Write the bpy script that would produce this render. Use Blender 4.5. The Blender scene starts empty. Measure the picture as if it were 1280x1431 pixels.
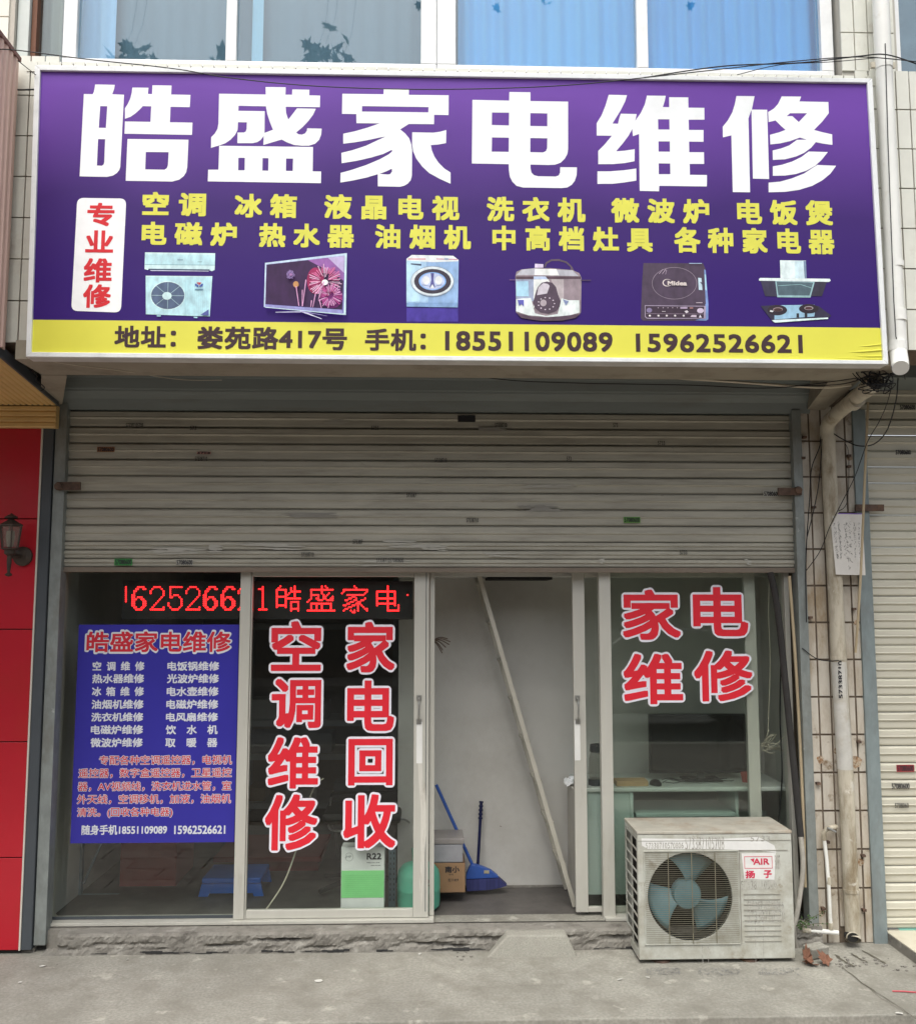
import bpy, bmesh, math, random
from mathutils import Vector, Matrix
from mathutils.geometry import tessellate_polygon
random.seed(7)
rad = math.radians
S = bpy.context.scene
COL = S.collection

# ------------------------------------------------------------------ camera
CAM = Vector((0.0, -4.75, 1.65))
YAW, PITCH = rad(1.75), rad(5.64)
FPX = 1312.0                      # focal length in pixels of the 1280 px wide photograph
cam = bpy.data.objects.new('camera', bpy.data.cameras.new('camera'))
COL.objects.link(cam)
cam.location = CAM
cam.rotation_euler = (rad(90) + PITCH, 0, -YAW)
cam.data.sensor_fit = 'HORIZONTAL'
cam.data.sensor_width = 36
cam.data.lens = 36 * FPX / 1280
cam.data.clip_end = 400
cam.data.clip_start = 0.05
S.camera = cam

# ------------------------------------------------------------------ sky and sun
SUN_EL, SUN_AZ = rad(60), rad(190)          # azimuth from +Y clockwise
w = bpy.data.worlds.new('World'); S.world = w; w.use_nodes = True
nt = w.node_tree; nt.nodes.clear()
sky = nt.nodes.new('ShaderNodeTexSky'); sky.sky_type = 'NISHITA'; sky.sun_disc = False
sky.sun_elevation = SUN_EL; sky.sun_rotation = SUN_AZ
sky.air_density = 1.0; sky.dust_density = 4.0; sky.ozone_density = 1.0
hs = nt.nodes.new('ShaderNodeHueSaturation'); hs.inputs['Saturation'].default_value = 0.3
bg = nt.nodes.new('ShaderNodeBackground'); bg.inputs[1].default_value = 0.13
wo = nt.nodes.new('ShaderNodeOutputWorld')
nt.links.new(sky.outputs[0], hs.inputs['Color']); nt.links.new(hs.outputs[0], bg.inputs[0]); nt.links.new(bg.outputs[0], wo.inputs[0])
sl = bpy.data.lights.new('sun', 'SUN'); sl.energy = 1.5; sl.angle = rad(35); sl.color = (1.0, 0.97, 0.88)
sun = bpy.data.objects.new('sun', sl); COL.objects.link(sun)
sd = Vector((math.sin(SUN_AZ) * math.cos(SUN_EL), math.cos(SUN_AZ) * math.cos(SUN_EL), math.sin(SUN_EL)))
sun.rotation_euler = (-sd).to_track_quat('-Z', 'Y').to_euler()
sun.location = sd * 30
S.view_settings.view_transform = 'Standard'; S.view_settings.look = 'None'
S.view_settings.exposure = 0.84; S.view_settings.gamma = 1.0; S.view_settings.use_curve_mapping = False
S.cycles.max_bounces = 8; S.cycles.transparent_max_bounces = 16; S.cycles.caustics_reflective = False

# ------------------------------------------------------------------ surveying: photograph pixel -> point on a plane
_fw = Vector((math.sin(YAW) * math.cos(PITCH), math.cos(YAW) * math.cos(PITCH), math.sin(PITCH)))
_rt = Vector((math.cos(YAW), -math.sin(YAW), 0)); _up = _rt.cross(_fw)
def ray(px, py): return _fw * FPX + _rt * (px - 640) - _up * (py - 715.5)
def U(px, py, Y):
    d = ray(px, py); t = (Y - CAM.y) / d.y
    return CAM + d * t
def G(px, py, Z=0.0):
    d = ray(px, py); t = (Z - CAM.z) / d.z
    return CAM + d * t
def UX(px, py, Y): return U(px, py, Y).x
def UZ(px, py, Y): return U(px, py, Y).z

# ------------------------------------------------------------------ materials
def new_mat(name):
    m = bpy.data.materials.new(name); m.use_nodes = True
    return m, m.node_tree, m.node_tree.nodes['Principled BSDF']
def noise(nt, vec, scale, detail=6, rough=0.6):
    n = nt.nodes.new('ShaderNodeTexNoise'); n.inputs['Scale'].default_value = scale
    n.inputs['Detail'].default_value = detail; n.inputs['Roughness'].default_value = rough
    nt.links.new(vec, n.inputs['Vector']); return n.outputs['Fac']
def ramp(nt, fac, a, b, ca=(0, 0, 0, 1), cb=(1, 1, 1, 1)):
    r = nt.nodes.new('ShaderNodeValToRGB'); e = r.color_ramp.elements
    e[0].position = a; e[0].color = ca; e[1].position = b; e[1].color = cb
    nt.links.new(fac, r.inputs[0]); return r.outputs[0]
def mix(nt, fac, a, b, mode='MIX'):
    m = nt.nodes.new('ShaderNodeMix'); m.data_type = 'RGBA'; m.blend_type = mode
    if isinstance(fac, (int, float)): m.inputs[0].default_value = fac
    else: nt.links.new(fac, m.inputs[0])
    for i, v in ((6, a), (7, b)):
        if isinstance(v, (tuple, list)): m.inputs[i].default_value = (*v[:3], 1)
        else: nt.links.new(v, m.inputs[i])
    return m.outputs[2]
def pos(nt, stretch=(1, 1, 1)):
    g = nt.nodes.new('ShaderNodeNewGeometry'); mp = nt.nodes.new('ShaderNodeMapping')
    mp.inputs['Scale'].default_value = stretch
    nt.links.new(g.outputs['Position'], mp.inputs[0]); return mp.outputs[0]
def bump(nt, b, h, dist=0.002, strength=0.6):
    bp = nt.nodes.new('ShaderNodeBump'); bp.inputs['Distance'].default_value = dist
    bp.inputs['Strength'].default_value = strength
    nt.links.new(h, bp.inputs['Height']); nt.links.new(bp.outputs[0], b.inputs['Normal'])
def mat(name, col, rough=0.6, metal=0.0, var=0.18, scale=6, stretch=(1, 1, 1), dirt=None, dscale=3, damt=(0.5, 0.75),
        bmp=0.0, bscale=80, spec=0.5, fine=None, dirt2=None, d2=(0.6, 0.7), d2scale=10):
    m, nt, b = new_mat(name)
    v = pos(nt, stretch)
    lo = tuple(c * (1 - var) for c in col); hi = tuple(min(1, c * (1 + var)) for c in col)
    c = mix(nt, ramp(nt, noise(nt, v, scale), .3, .7), lo, hi)
    if fine: c = mix(nt, ramp(nt, noise(nt, pos(nt), fine[0], 2), .35, .65), c, mix(nt, fine[1], c, (0, 0, 0)))
    if dirt: c = mix(nt, ramp(nt, noise(nt, v, dscale, 8, .7), *damt), c, dirt)
    if dirt2: c = mix(nt, ramp(nt, noise(nt, pos(nt), d2scale, 8, .65), *d2), c, dirt2)
    nt.links.new(c, b.inputs['Base Color'])
    b.inputs['Roughness'].default_value = rough; b.inputs['Metallic'].default_value = metal
    b.inputs['Specular IOR Level'].default_value = spec
    if bmp: bump(nt, b, noise(nt, pos(nt), bscale, 8, .7), bmp)
    return m
def flat(name, col, rough=0.55, spec=0.25): return mat(name, col, rough, var=0.05, scale=15, spec=spec)
def glass(name, tint=(0.86, 0.9, 0.88), rough=0.0, f0=1.5, haze=0.0):
    m, nt, b = new_mat(name); nt.nodes.remove(b)
    out = nt.nodes['Material Output']
    tr = nt.nodes.new('ShaderNodeBsdfTransparent'); tr.inputs[0].default_value = (*tint, 1)
    gl = nt.nodes.new('ShaderNodeBsdfGlossy'); gl.inputs['Roughness'].default_value = rough
    fr = nt.nodes.new('ShaderNodeFresnel'); fr.inputs[0].default_value = f0
    df = nt.nodes.new('ShaderNodeBsdfDiffuse'); df.inputs[0].default_value = (.45, .43, .38, 1)
    m0 = nt.nodes.new('ShaderNodeMixShader')
    nf = noise(nt, pos(nt), 5, 8, .7)
    mm = nt.nodes.new('ShaderNodeMath'); mm.operation = 'MULTIPLY'; mm.inputs[1].default_value = haze
    nt.links.new(nf, mm.inputs[0]); nt.links.new(mm.outputs[0], m0.inputs[0])
    nt.links.new(tr.outputs[0], m0.inputs[1]); nt.links.new(df.outputs[0], m0.inputs[2])
    ms = nt.nodes.new('ShaderNodeMixShader')
    ge = nt.nodes.new('ShaderNodeNewGeometry'); mr_ = nt.nodes.new('ShaderNodeMapRange')
    mr_.inputs[3].default_value = f0; mr_.inputs[4].default_value = 1 / f0        # same reflectance on both faces of the sheet
    nt.links.new(ge.outputs['Backfacing'], mr_.inputs[0]); nt.links.new(mr_.outputs[0], fr.inputs[0])
    nt.links.new(fr.outputs[0], ms.inputs[0]); nt.links.new(m0.outputs[0], ms.inputs[1]); nt.links.new(gl.outputs[0], ms.inputs[2])
    nt.links.new(ms.outputs[0], out.inputs[0])
    return m

# ------------------------------------------------------------------ mesh builder
class MB:
    def __init__(s): s.v = []; s.f = []
    def add(s, vs, fs):
        o = len(s.v); s.v += [tuple(v) for v in vs]; s.f += [tuple(i + o for i in f) for f in fs]; return s
    def box(s, x0, x1, y0, y1, z0, z1):
        return s.add([(x0, y0, z0), (x1, y0, z0), (x1, y1, z0), (x0, y1, z0), (x0, y0, z1), (x1, y0, z1), (x1, y1, z1), (x0, y1, z1)],
                     [(0, 1, 5, 4), (1, 2, 6, 5), (2, 3, 7, 6), (3, 0, 4, 7), (4, 5, 6, 7), (3, 2, 1, 0)])
    def obox(s, c, ax, ay, az):      # oriented box from half axes
        c = Vector(c); P = []
        for k in (-1, 1):
            for (i, j) in ((-1, -1), (1, -1), (1, 1), (-1, 1)): P.append(c + ax * i + ay * j + az * k)
        return s.add(P, [(0, 1, 5, 4), (1, 2, 6, 5), (2, 3, 7, 6), (3, 0, 4, 7), (4, 5, 6, 7), (3, 2, 1, 0)])
    def bar(s, a, b, w, d, up=Vector((0, 1, 0))):
        a = Vector(a); b = Vector(b); t = (b - a); L = t.length; t.normalize()
        sd_ = t.cross(up).normalized(); u2 = sd_.cross(t).normalized()
        return s.obox((a + b) / 2, sd_ * w / 2, u2 * d / 2, t * L / 2)
    def prism(s, loops, y0, y1):     # loops of (x,z); first outer, others holes; front at y0
        tri = tessellate_polygon([[Vector((x, z, 0)) for x, z in lp] for lp in loops])
        pts = [p for lp in loops for p in lp]; n = len(pts)
        fs = []
        for t in tri:
            a, b_, c = (Vector(pts[i]) for i in t)
            ccw = (b_ - a).cross(c - a) > 0
            t = t if ccw else (t[0], t[2], t[1])
            fs.append(tuple(t)); fs.append(tuple(i + n for i in reversed(t)))
        o = 0
        for lp in loops:
            m = len(lp)
            for i in range(m): fs.append((o + i, o + (i + 1) % m, o + (i + 1) % m + n, o + i + n))
            o += m
        return s.add([(x, y0, z) for x, z in pts] + [(x, y1, z) for x, z in pts], fs)
    def sheet(s, loops, y):
        tri = tessellate_polygon([[Vector((x, z, 0)) for x, z in lp] for lp in loops])
        pts = [p for lp in loops for p in lp]; fs = []
        for t in tri:
            a, b_, c = (Vector(pts[i]) for i in t)
            fs.append(tuple(t) if (b_ - a).cross(c - a) > 0 else (t[0], t[2], t[1]))
        return s.add([(x, y, z) for x, z in pts], fs)
    def extx(s, prof, x0, x1, closed=False):   # profile of (y,z) extruded along x
        n = len(prof); vs = [(x0, y, z) for y, z in prof] + [(x1, y, z) for y, z in prof]
        fs = [(i, i + n, (i + 1) % n + n, (i + 1) % n) for i in range(n if closed else n - 1)]
        if closed: fs += [tuple(range(n)), tuple(reversed(range(n, 2 * n)))]
        return s.add(vs, fs)
    def tube(s, pts, r, n=8, cap=True):
        pts = [Vector(p) for p in pts]; m = len(pts); rs = r if isinstance(r, (list, tuple)) else [r] * m
        vs = []; prev = None
        for i, p in enumerate(pts):
            t = (pts[min(i + 1, m - 1)] - pts[max(i - 1, 0)]).normalized()
            if prev is None:
                u = t.orthogonal().normalized()
            else:
                u = (prev - t * prev.dot(t))
                u = u.normalized() if u.length > 1e-6 else t.orthogonal().normalized()
            prev = u; v_ = t.cross(u)
            for k in range(n):
                a = 2 * math.pi * k / n; vs.append(p + (u * math.cos(a) + v_ * math.sin(a)) * rs[i])
        fs = [(i * n + k, i * n + (k + 1) % n, (i + 1) * n + (k + 1) % n, (i + 1) * n + k) for i in range(m - 1) for k in range(n)]
        if cap: fs += [tuple(reversed(range(n))), tuple((m - 1) * n + k for k in range(n))]
        return s.add(vs, fs)
    def lathe(s, c, prof, n=20, axis='z', scale=(1, 1)):   # prof (r, h)
        c = Vector(c); vs = []
        for r, h in prof:
            for k in range(n):
                a = 2 * math.pi * k / n
                if axis == 'z': vs.append(c + Vector((r * math.cos(a) * scale[0], r * math.sin(a) * scale[1], h)))
                else: vs.append(c + Vector((r * math.cos(a) * scale[0], h, r * math.sin(a) * scale[1])))
        m = len(prof)
        fs = [(i * n + k, i * n + (k + 1) % n, (i + 1) * n + (k + 1) % n, (i + 1) * n + k) for i in range(m - 1) for k in range(n)]
        fs += [tuple(reversed(range(n))), tuple((m - 1) * n + k for k in range(n))]
        return s.add(vs, fs)
    def mesh(s, name, m=None, smooth=False, off=Vector((0, 0, 0)), recalc=True):
        me = bpy.data.meshes.new(name)
        me.from_pydata([tuple(Vector(v) - off) for v in s.v], [], s.f); me.update()
        if recalc:
            bm = bmesh.new(); bm.from_mesh(me); bmesh.ops.recalc_face_normals(bm, faces=bm.faces); bm.to_mesh(me); bm.free()
        if m: me.materials.append(m)
        if smooth:
            me.polygons.foreach_set('use_smooth', [True] * len(me.polygons))
            me.set_sharp_from_angle(angle=rad(40))
        return me
    def build(s, name, m, parent=None, smooth=False, bevel=0, kind=None, recalc=True, label=None):
        off = wloc(parent)
        ob = bpy.data.objects.new(name, s.mesh(name, m, smooth, off, recalc)); COL.objects.link(ob); ob.parent = parent
        if bevel:
            md = ob.modifiers.new('bevel', 'BEVEL'); md.width = bevel; md.segments = 2; md.limit_method = 'ANGLE'; md.angle_limit = rad(40)
        if kind: ob['kind'] = kind
        if label: ob['label'] = label
        return ob
def wloc(o):
    v = Vector((0, 0, 0))
    while o: v += o.location; o = o.parent
    return v
def thing(name, label, cat, loc, group=None):
    o = bpy.data.objects.new(name, None); COL.objects.link(o); o.location = loc; o.empty_display_size = .1
    o['label'] = label; o['category'] = cat
    if group: o['group'] = group
    return o
def tag(o, label, cat, group=None):
    o['label'] = label; o['category'] = cat
    if group: o['group'] = group
    return o
def struct(o): o['kind'] = 'structure'; return o
def number(mb, s, x0, x1, z0, z1, y, r=.0008): put(mb, s, x0, x1, z0, z1, y, r=r, gap=.04, step=3e-5)
def inst(src, name, parent, loc):      # copy of a piece sharing its mesh; loc in the world
    o = src.copy(); o.name = name; COL.objects.link(o); o.parent = parent; o.location = Vector(loc) - wloc(parent); return o
def spline(pts, k=6):
    pts = [Vector(p) for p in pts]; out = []
    for i in range(len(pts) - 1):
        p0 = pts[max(i - 1, 0)]; p1 = pts[i]; p2 = pts[i + 1]; p3 = pts[min(i + 2, len(pts) - 1)]
        for j in range(k):
            t = j / k
            out.append(.5 * ((2 * p1) + (p2 - p0) * t + (2 * p0 - 5 * p1 + 4 * p2 - p3) * t * t + (3 * p1 - p0 - 3 * p2 + p3) * t ** 3))
    out.append(pts[-1]); return out

# ------------------------------------------------------------------ lettering cut from the built-in font
_gc = {}
def _shape(s):
    cu = bpy.data.curves.new('glyph', 'FONT'); cu.body = s; cu.size = 1; cu.resolution_u = 3
    ob = bpy.data.objects.new('glyph', cu); COL.objects.link(ob)
    dg = bpy.context.evaluated_depsgraph_get(); dg.update()
    me = bpy.data.meshes.new_from_object(ob.evaluated_get(dg))
    vs = [(v.co.x, v.co.y) for v in me.vertices]; fs = [tuple(p.vertices) for p in me.polygons]
    bpy.data.meshes.remove(me); bpy.data.objects.remove(ob); bpy.data.curves.remove(cu)
    return vs, fs
def glyph(ch):
    if ch not in _gc:
        vs, fs = _shape(ch); v2, _ = _shape(ch + ch)
        wd = (max(v[0] for v in v2) - max(v[0] for v in vs)) if vs else .5
        _gc[ch] = (vs, fs, wd)
    return _gc[ch]
def layout(s, gap=0.0):
    x = 0; vs = []; fs = []
    for ch in s:
        if ch == ' ': x += .5; continue
        if ch == '　': x += 1.0; continue
        g, f, wd = glyph(ch); o = len(vs)
        vs += [(a + x, b) for a, b in g]; fs += [tuple(i + o for i in t) for t in f]
        x += wd + gap
    return vs, fs
def put(mb, s, x0, x1, z0, z1, y, r=0.0, k=8, step=4e-5, gap=0.0, dy=-1, sq=True):
    """fit the string's ink into the rectangle, thickened by radius r"""
    vs, fs = layout(s, gap)
    ax, bx = min(v[0] for v in vs), max(v[0] for v in vs); az, bz = min(v[1] for v in vs), max(v[1] for v in vs)
    x0 += r; x1 -= r; z0 += r; z1 -= r
    P = [(x0 + (a - ax) / (bx - ax) * (x1 - x0), z0 + (b - az) / max(bz - az, 1e-6) * (z1 - z0)) for a, b in vs]
    offs = [(0, 0)] + [(r * math.cos(2 * math.pi * i / k), r * math.sin(2 * math.pi * i / k)) for i in range(k)] if r > 0 else [(0, 0)]
    if sq and r > 0:          # square-cornered pen
        offs = [(r * a, r * b) for a in (-1, 0, 1) for b in (-1, 0, 1)]
    for i, (ox, oz) in enumerate(offs): mb.add([(x + ox, y + dy * i * step, z + oz) for x, z in P], fs)
def putpx(mb, s, l, rr, t, b, Y, **kw):
    """the same, the rectangle surveyed on the plane y = Y"""
    cx, cy = (l + rr) / 2, (t + b) / 2
    put(mb, s, UX(l, cy, Y), UX(rr, cy, Y), UZ(cx, b, Y), UZ(cx, t, Y), kw.pop('y', Y), **kw)
def quadpx(pts, Y): return [(U(a, b, Y).x, U(a, b, Y).z) for a, b in pts]

# ================================================================== materials in use
M = {}
M['concrete'] = mat('worn_concrete', (.325, .315, .275), .92, var=.2, scale=1.6, dirt=(.215, .205, .175), dscale=5, damt=(.45, .68), bmp=.007, bscale=38,
                    fine=(75, .24), dirt2=(.4, .385, .335), d2=(.6, .68), d2scale=8, spec=.25)
M['concrete_dark'] = mat('broken_concrete', (.27, .255, .225), .95, var=.3, scale=9, dirt=(.13, .12, .105), dscale=9, damt=(.45, .65), bmp=.012, bscale=22, dirt2=(.36, .345, .31), d2=(.55, .7), d2scale=14)
M['asphalt'] = mat('road_asphalt', (.055, .055, .055), .9, var=.2, scale=20, bmp=.004, bscale=120)
M['paver'] = mat('street_paving', (.33, .3, .265), .9, var=.2, scale=6, dirt=(.22, .2, .17), dscale=3)
M['slat'] = mat('weathered_shutter_paint', (.42, .405, .34), .55, var=.13, scale=3, stretch=(.5, 1, 6), dirt=(.27, .255, .215), dscale=5, damt=(.46, .74),
                dirt2=(.2, .175, .13), d2=(.66, .78), d2scale=13, bmp=.0008, bscale=9)
M['slat_right'] = mat('cream_shutter_paint', (.56, .54, .45), .5, var=.07, scale=3, stretch=(.6, 1, 5), dirt=(.42, .38, .29), dscale=5, damt=(.55, .8))
M['hood'] = mat('shutter_hood_paint', (.18, .205, .2), .5, var=.1, scale=3, stretch=(.4, 1, 3), dirt=(.15, .15, .135), dscale=4)
M['galv'] = mat('galvanised_rail', (.25, .275, .265), .5, .25, var=.16, scale=30, stretch=(1, 1, .5), dirt=(.19, .19, .17), dscale=6, damt=(.5, .7), dirt2=(.45, .47, .46), d2=(.66, .72), d2scale=9)
M['bluerail'] = mat('blue_grey_rail', (.22, .265, .27), .5, .1, var=.14, scale=20, stretch=(1, 1, .4), dirt=(.17, .185, .185), dscale=6, damt=(.5, .7), dirt2=(.45, .47, .46), d2=(.68, .72), d2scale=9)
M['rust'] = mat('rusty_steel', (.1, .065, .05), .9, var=.4, scale=30, dirt=(.2, .11, .06), dscale=20, bmp=.002)
M['railrust'] = mat('dirty_bottom_rail', (.2, .165, .13), .8, var=.3, scale=14, stretch=(.3, 1, 2), dirt=(.12, .08, .055), dscale=14)
M['alu'] = mat('old_aluminium', (.53, .52, .465), .42, .15, var=.06, scale=8, stretch=(1, 1, .2), dirt=(.4, .37, .31), dscale=10, damt=(.58, .78))
M['alu_worn'] = mat('peeling_film', (.62, .6, .54), .5, 0, var=.1, scale=10, stretch=(3, 1, .3), dirt=(.45, .42, .36), dscale=14, damt=(.5, .6))
M['steel'] = mat('bare_steel', (.4, .4, .38), .35, .8, var=.15, scale=40)
M['white_tag'] = flat('white_plastic_strip', (.75, .75, .72))
M['tile'] = mat('old_white_tile', (.56, .52, .45), .3, var=.12, scale=9, dirt=(.33, .25, .16), dscale=6, damt=(.46, .7), dirt2=(.2, .14, .085), d2=(.6, .72), d2scale=11, stretch=(1, 1, .35))
M['tile_up'] = mat('upper_white_tile', (.68, .68, .61), .3, var=.05, scale=9, dirt=(.5, .45, .38), dscale=5, damt=(.55, .8))
M['grout'] = mat('dark_grout', (.15, .115, .085), .95, var=.2, scale=30)
M['render_wall'] = mat('grey_render', (.34, .32, .28), .9, var=.1, scale=4, dirt=(.22, .2, .17), dscale=3)
M['beam'] = mat('beige_soffit_paint', (.31, .28, .22), .9, var=.1, scale=4, dirt=(.2, .17, .13), dscale=5)
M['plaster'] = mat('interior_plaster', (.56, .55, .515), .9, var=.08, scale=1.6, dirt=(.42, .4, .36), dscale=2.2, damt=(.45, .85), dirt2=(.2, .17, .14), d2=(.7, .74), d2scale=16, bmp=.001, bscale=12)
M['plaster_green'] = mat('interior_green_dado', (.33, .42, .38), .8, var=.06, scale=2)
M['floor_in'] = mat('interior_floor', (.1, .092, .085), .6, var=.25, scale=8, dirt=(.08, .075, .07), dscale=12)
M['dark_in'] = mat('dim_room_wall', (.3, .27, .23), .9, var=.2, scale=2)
M['black_void'] = mat('hollow_shade_black', (.015, .014, .013), .9)  # near black standing for the shade inside holes, slots and panel gaps
M['white_frame'] = flat('white_window_frame', (.82, .83, .83), .35)
M['glass'] = glass('shop_glass', (.945, .97, .95), f0=1.5, haze=.015)
M['glass_up'] = glass('upper_window_glass', (.82, .9, .94), f0=1.85, haze=.01)
M['red_panel'] = mat('red_aluminium_panel', (.46, .012, .025), .3, var=.06, scale=1.5, dirt=(.4, .02, .02), dscale=2, spec=.5, bmp=.006, bscale=2.2, dirt2=(.36, .08, .07), d2=(.7, .8), d2scale=9)
M['charcoal'] = mat('charcoal_post', (.06, .07, .08), .5, var=.1, scale=6, dirt2=(.3, .3, .3), d2=(.73, .76), d2scale=12)
M['trim'] = flat('pale_trim', (.6, .57, .5))
M['ochre'] = mat('ochre_ribbed_sheet', (.66, .45, .19), .5, var=.08, scale=3, dirt=(.55, .36, .15), dscale=4)
M['pink'] = mat('pink_corrugated_sheet', (.72, .51, .44), .5, var=.06, scale=2, stretch=(1, 1, .3), dirt=(.6, .41, .35), dscale=3)
M['pvc'] = mat('white_pvc', (.8, .8, .76), .35, var=.05, scale=5, dirt=(.6, .57, .48), dscale=6, damt=(.58, .8))
M['pvc_old'] = mat('stained_pvc', (.5, .46, .37), .5, var=.18, scale=8, stretch=(1, 1, .3), dirt=(.24, .19, .12), dscale=12, damt=(.47, .68), dirt2=(.62, .59, .52), d2=(.6, .66), d2scale=9)
M['bamboo'] = mat('old_bamboo', (.42, .34, .22), .7, var=.15, scale=20, stretch=(1, 1, .2))
M['cable'] = flat('black_cable', (.02, .02, .022), .5)
M['cable_pale'] = flat('pale_cable', (.55, .5, .4), .5)
M['paper'] = mat('notice_paper', (.68, .66, .62), .85, var=.05, scale=10, dirt=(.55, .52, .46), dscale=10)
M['ink'] = flat('black_ink', (.03, .03, .035), .7)

# ================================================================== ground
FZ = .09                                     # shop floor
PE = -.83                                    # pavement edge
m = MB(); m.box(-4, 4.5, PE, .05, -.16, 0)
pav = struct(m.build('pavement', M['concrete'], bevel=.006))
m = MB(); m.add([(-60, -60, -.13), (60, -60, -.13), (60, 40, -.13), (-60, 40, -.13)], [(0, 1, 2, 3)])
struct(m.build('street_ground', M['asphalt'], recalc=False))
# lower pavement of concrete flags between the shop ledge and the road
lp = struct(MB().box(-9, 9, -3.0, PE - .004, -.15, -.1055).build('lower_pavement', M['grout']))
flag = MB().box(-.245, .245, -.12, .12, -.012, 0).mesh('paving_flag', M['paver'])
for j in range(8):
    for i in range(17):
        o = bpy.data.objects.new('paving_flag', flag); COL.objects.link(o); o.parent = lp
        o.location = (-4.0 + i * .5 + (.25 if j % 2 else 0), PE - .13 - j * .25, -.094 + random.uniform(-.001, .001))
kb = MB()
struct(MB().box(-14, 14, -7.0, -3.004, -.15, -.094).build('outer_pavement', mat('worn_brick_paving', (.11, .095, .08), .9, var=.25, scale=3, dirt=(.07, .06, .05), dscale=1.5)))
struct(MB().box(-14, 14, -7.16, -7.004, -.16, -.09).build('kerb', M['concrete'], bevel=.008))
# crack and grooves in the pavement near the corner drain
m = MB()
def crack(m, pts, w, z=.0035):
    P = [G(a, b) for a, b in pts]
    P = [p + Vector((random.uniform(-.004, .004), random.uniform(-.004, .004), 0)) for p in spline(P, 5)]
    for a, b in zip(P[:-1], P[1:]):
        t = (b - a).normalized(); n = Vector((-t.y, t.x, 0)) * random.uniform(.4, 1) * w
        m.add([(a + n).to_tuple()[:2] + (z,), (a - n).to_tuple()[:2] + (z,), (b - n).to_tuple()[:2] + (z,), (b + n).to_tuple()[:2] + (z,)], [(0, 1, 2, 3)])
crack(m, [(1176, 1352), (1205, 1375), (1240, 1398), (1290, 1432)], .0028)
crack(m, [(1208, 1376), (1232, 1397), (1275, 1422)], .0012)
crack(m, [(470, 1400), (520, 1404), (590, 1401), (640, 1407)], .0008); crack(m, [(150, 1360), (200, 1372), (290, 1370)], .0007); crack(m, [(690, 1372), (735, 1380), (790, 1378)], .0008)
crack(m, [(1168, 1336), (1182, 1346), (1194, 1352)], .008); crack(m, [(1190, 1334), (1204, 1342), (1212, 1346)], .007)
crack(m, [(1205, 1330), (1225, 1340), (1240, 1350)], .006)
m.build('crack', mat('crack_dirt', (.11, .1, .075), 1), pav, recalc=False)
m = MB()
for k in range(420):                          # stamped advertising numbers faded on the concrete, specks of paint
    p = G(random.choice([random.uniform(903, 950), random.uniform(975, 1035), random.uniform(1060, 1118)]), random.uniform(1354, 1364))
    l = random.uniform(.002, .005); m.add([(p.x - .0012, p.y - l, .0035), (p.x + .0012, p.y - l, .0035), (p.x + .0012, p.y + l, .0035), (p.x - .0012, p.y + l, .0035)], [(0, 1, 2, 3)])
m.build('faded_stamp', mat('faded_ink', (.2, .2, .2), 1), pav, recalc=False, kind='stuff')

# concrete ledge the shopfront stands on, broken along its face
xl, xr = UX(58, 1320, -.08), UX(1145, 1320, -.04)
led = tag(bpy.data.objects.new('concrete_step', None), 'broken grey concrete step running under the whole shopfront', 'step'); COL.objects.link(led); led.location = (0, -.05, 0)
from mathutils import noise as noise3
m = MB(); n = 300; rows = 8; ZT = UZ(400, 1303, -.08)
vs = []
for j in range(rows + 1):
    for i in range(n + 1):
        x = xl + (xr - xl) * i / n; z = ZT * j / rows
        y = -.085
        h = math.sin(x * 7.3) * .5 + math.sin(x * 17.1 + 1) * .3 + math.sin(x * 41) * .2
        if 0 < j < rows: y += .03 * max(0, (noise3.noise(Vector((x * 5, j * .5, 0))) * 1.6 + .5 * noise3.noise(Vector((x * 17, j * 1.1, 3)))) if 1 < j < 6 else 0) + random.uniform(-.002, .003)
        if j == rows: y = -.078 + .004 * math.sin(x * 23)
        if x < xl + .07 and j > 0: y = -.02
        vs.append((x, y, z + (random.uniform(-.003, .003) if 0 < j < rows else 0)))
m.add(vs, [(j * (n + 1) + i, j * (n + 1) + i + 1, (j + 1) * (n + 1) + i + 1, (j + 1) * (n + 1) + i) for j in range(rows) for i in range(n)])
k = rows * (n + 1)
m.add([vs[k + i] for i in range(n + 1)] + [(vs[k + i][0], .02, ZT) for i in range(n + 1)], [(i, i + 1, i + n + 2, i + n + 1) for i in range(n)])
m.build('ledge_face', M['concrete_dark'], led, smooth=False, recalc=False)
m = MB(); n = 140                              # thin black gap line of old tar at the foot
for i in range(n):
    x = xl + .1 + (xr - xl - .1) * i / n
    if math.sin(x * 9) + math.sin(x * 23) > -.3 and not (UX(675, 1330, -.1) < x < UX(820, 1330, -.1)):
        m.box(x, x + (xr - xl) / n * 1.02, -.0868, -.084, .006 + .003 * math.sin(x * 31) + random.uniform(-.002, .002), .013 + .004 * math.sin(x * 13) + random.uniform(-.003, .003))
m.build('tar_strip', mat('tar', (.03, .03, .03), .9, bmp=.003), led, kind='stuff')
# little ramp block in front of the door
a, b, c, d = UX(708, 1303, -.1), UX(790, 1303, -.1), UX(806, 1338, -.15), UX(680, 1336, -.15)
m = MB(); m.add([(d, -.165, 0), (c, -.165, 0), (c - .01, -.06, 0), (d + .02, -.06, 0), (a, -.145, ZT - .004), (b, -.145, ZT - .006), (b, -.05, ZT - .003), (a, -.05, ZT - .003)],
                [(0, 1, 5, 4), (1, 2, 6, 5), (2, 3, 7, 6), (3, 0, 4, 7), (4, 5, 6, 7)])
o = m.build('ramp_block', mat('ramp_concrete', (.345, .335, .29), .9, var=.12, scale=5, dirt=(.27, .255, .22), dscale=9, bmp=.006, bscale=30, fine=(200, .25)), bevel=.008); tag(o, 'small sloping concrete block forming a doorstep ramp below the doorway', 'ramp')
o.data.transform(Matrix.Translation((0, 0, 0)))

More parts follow.
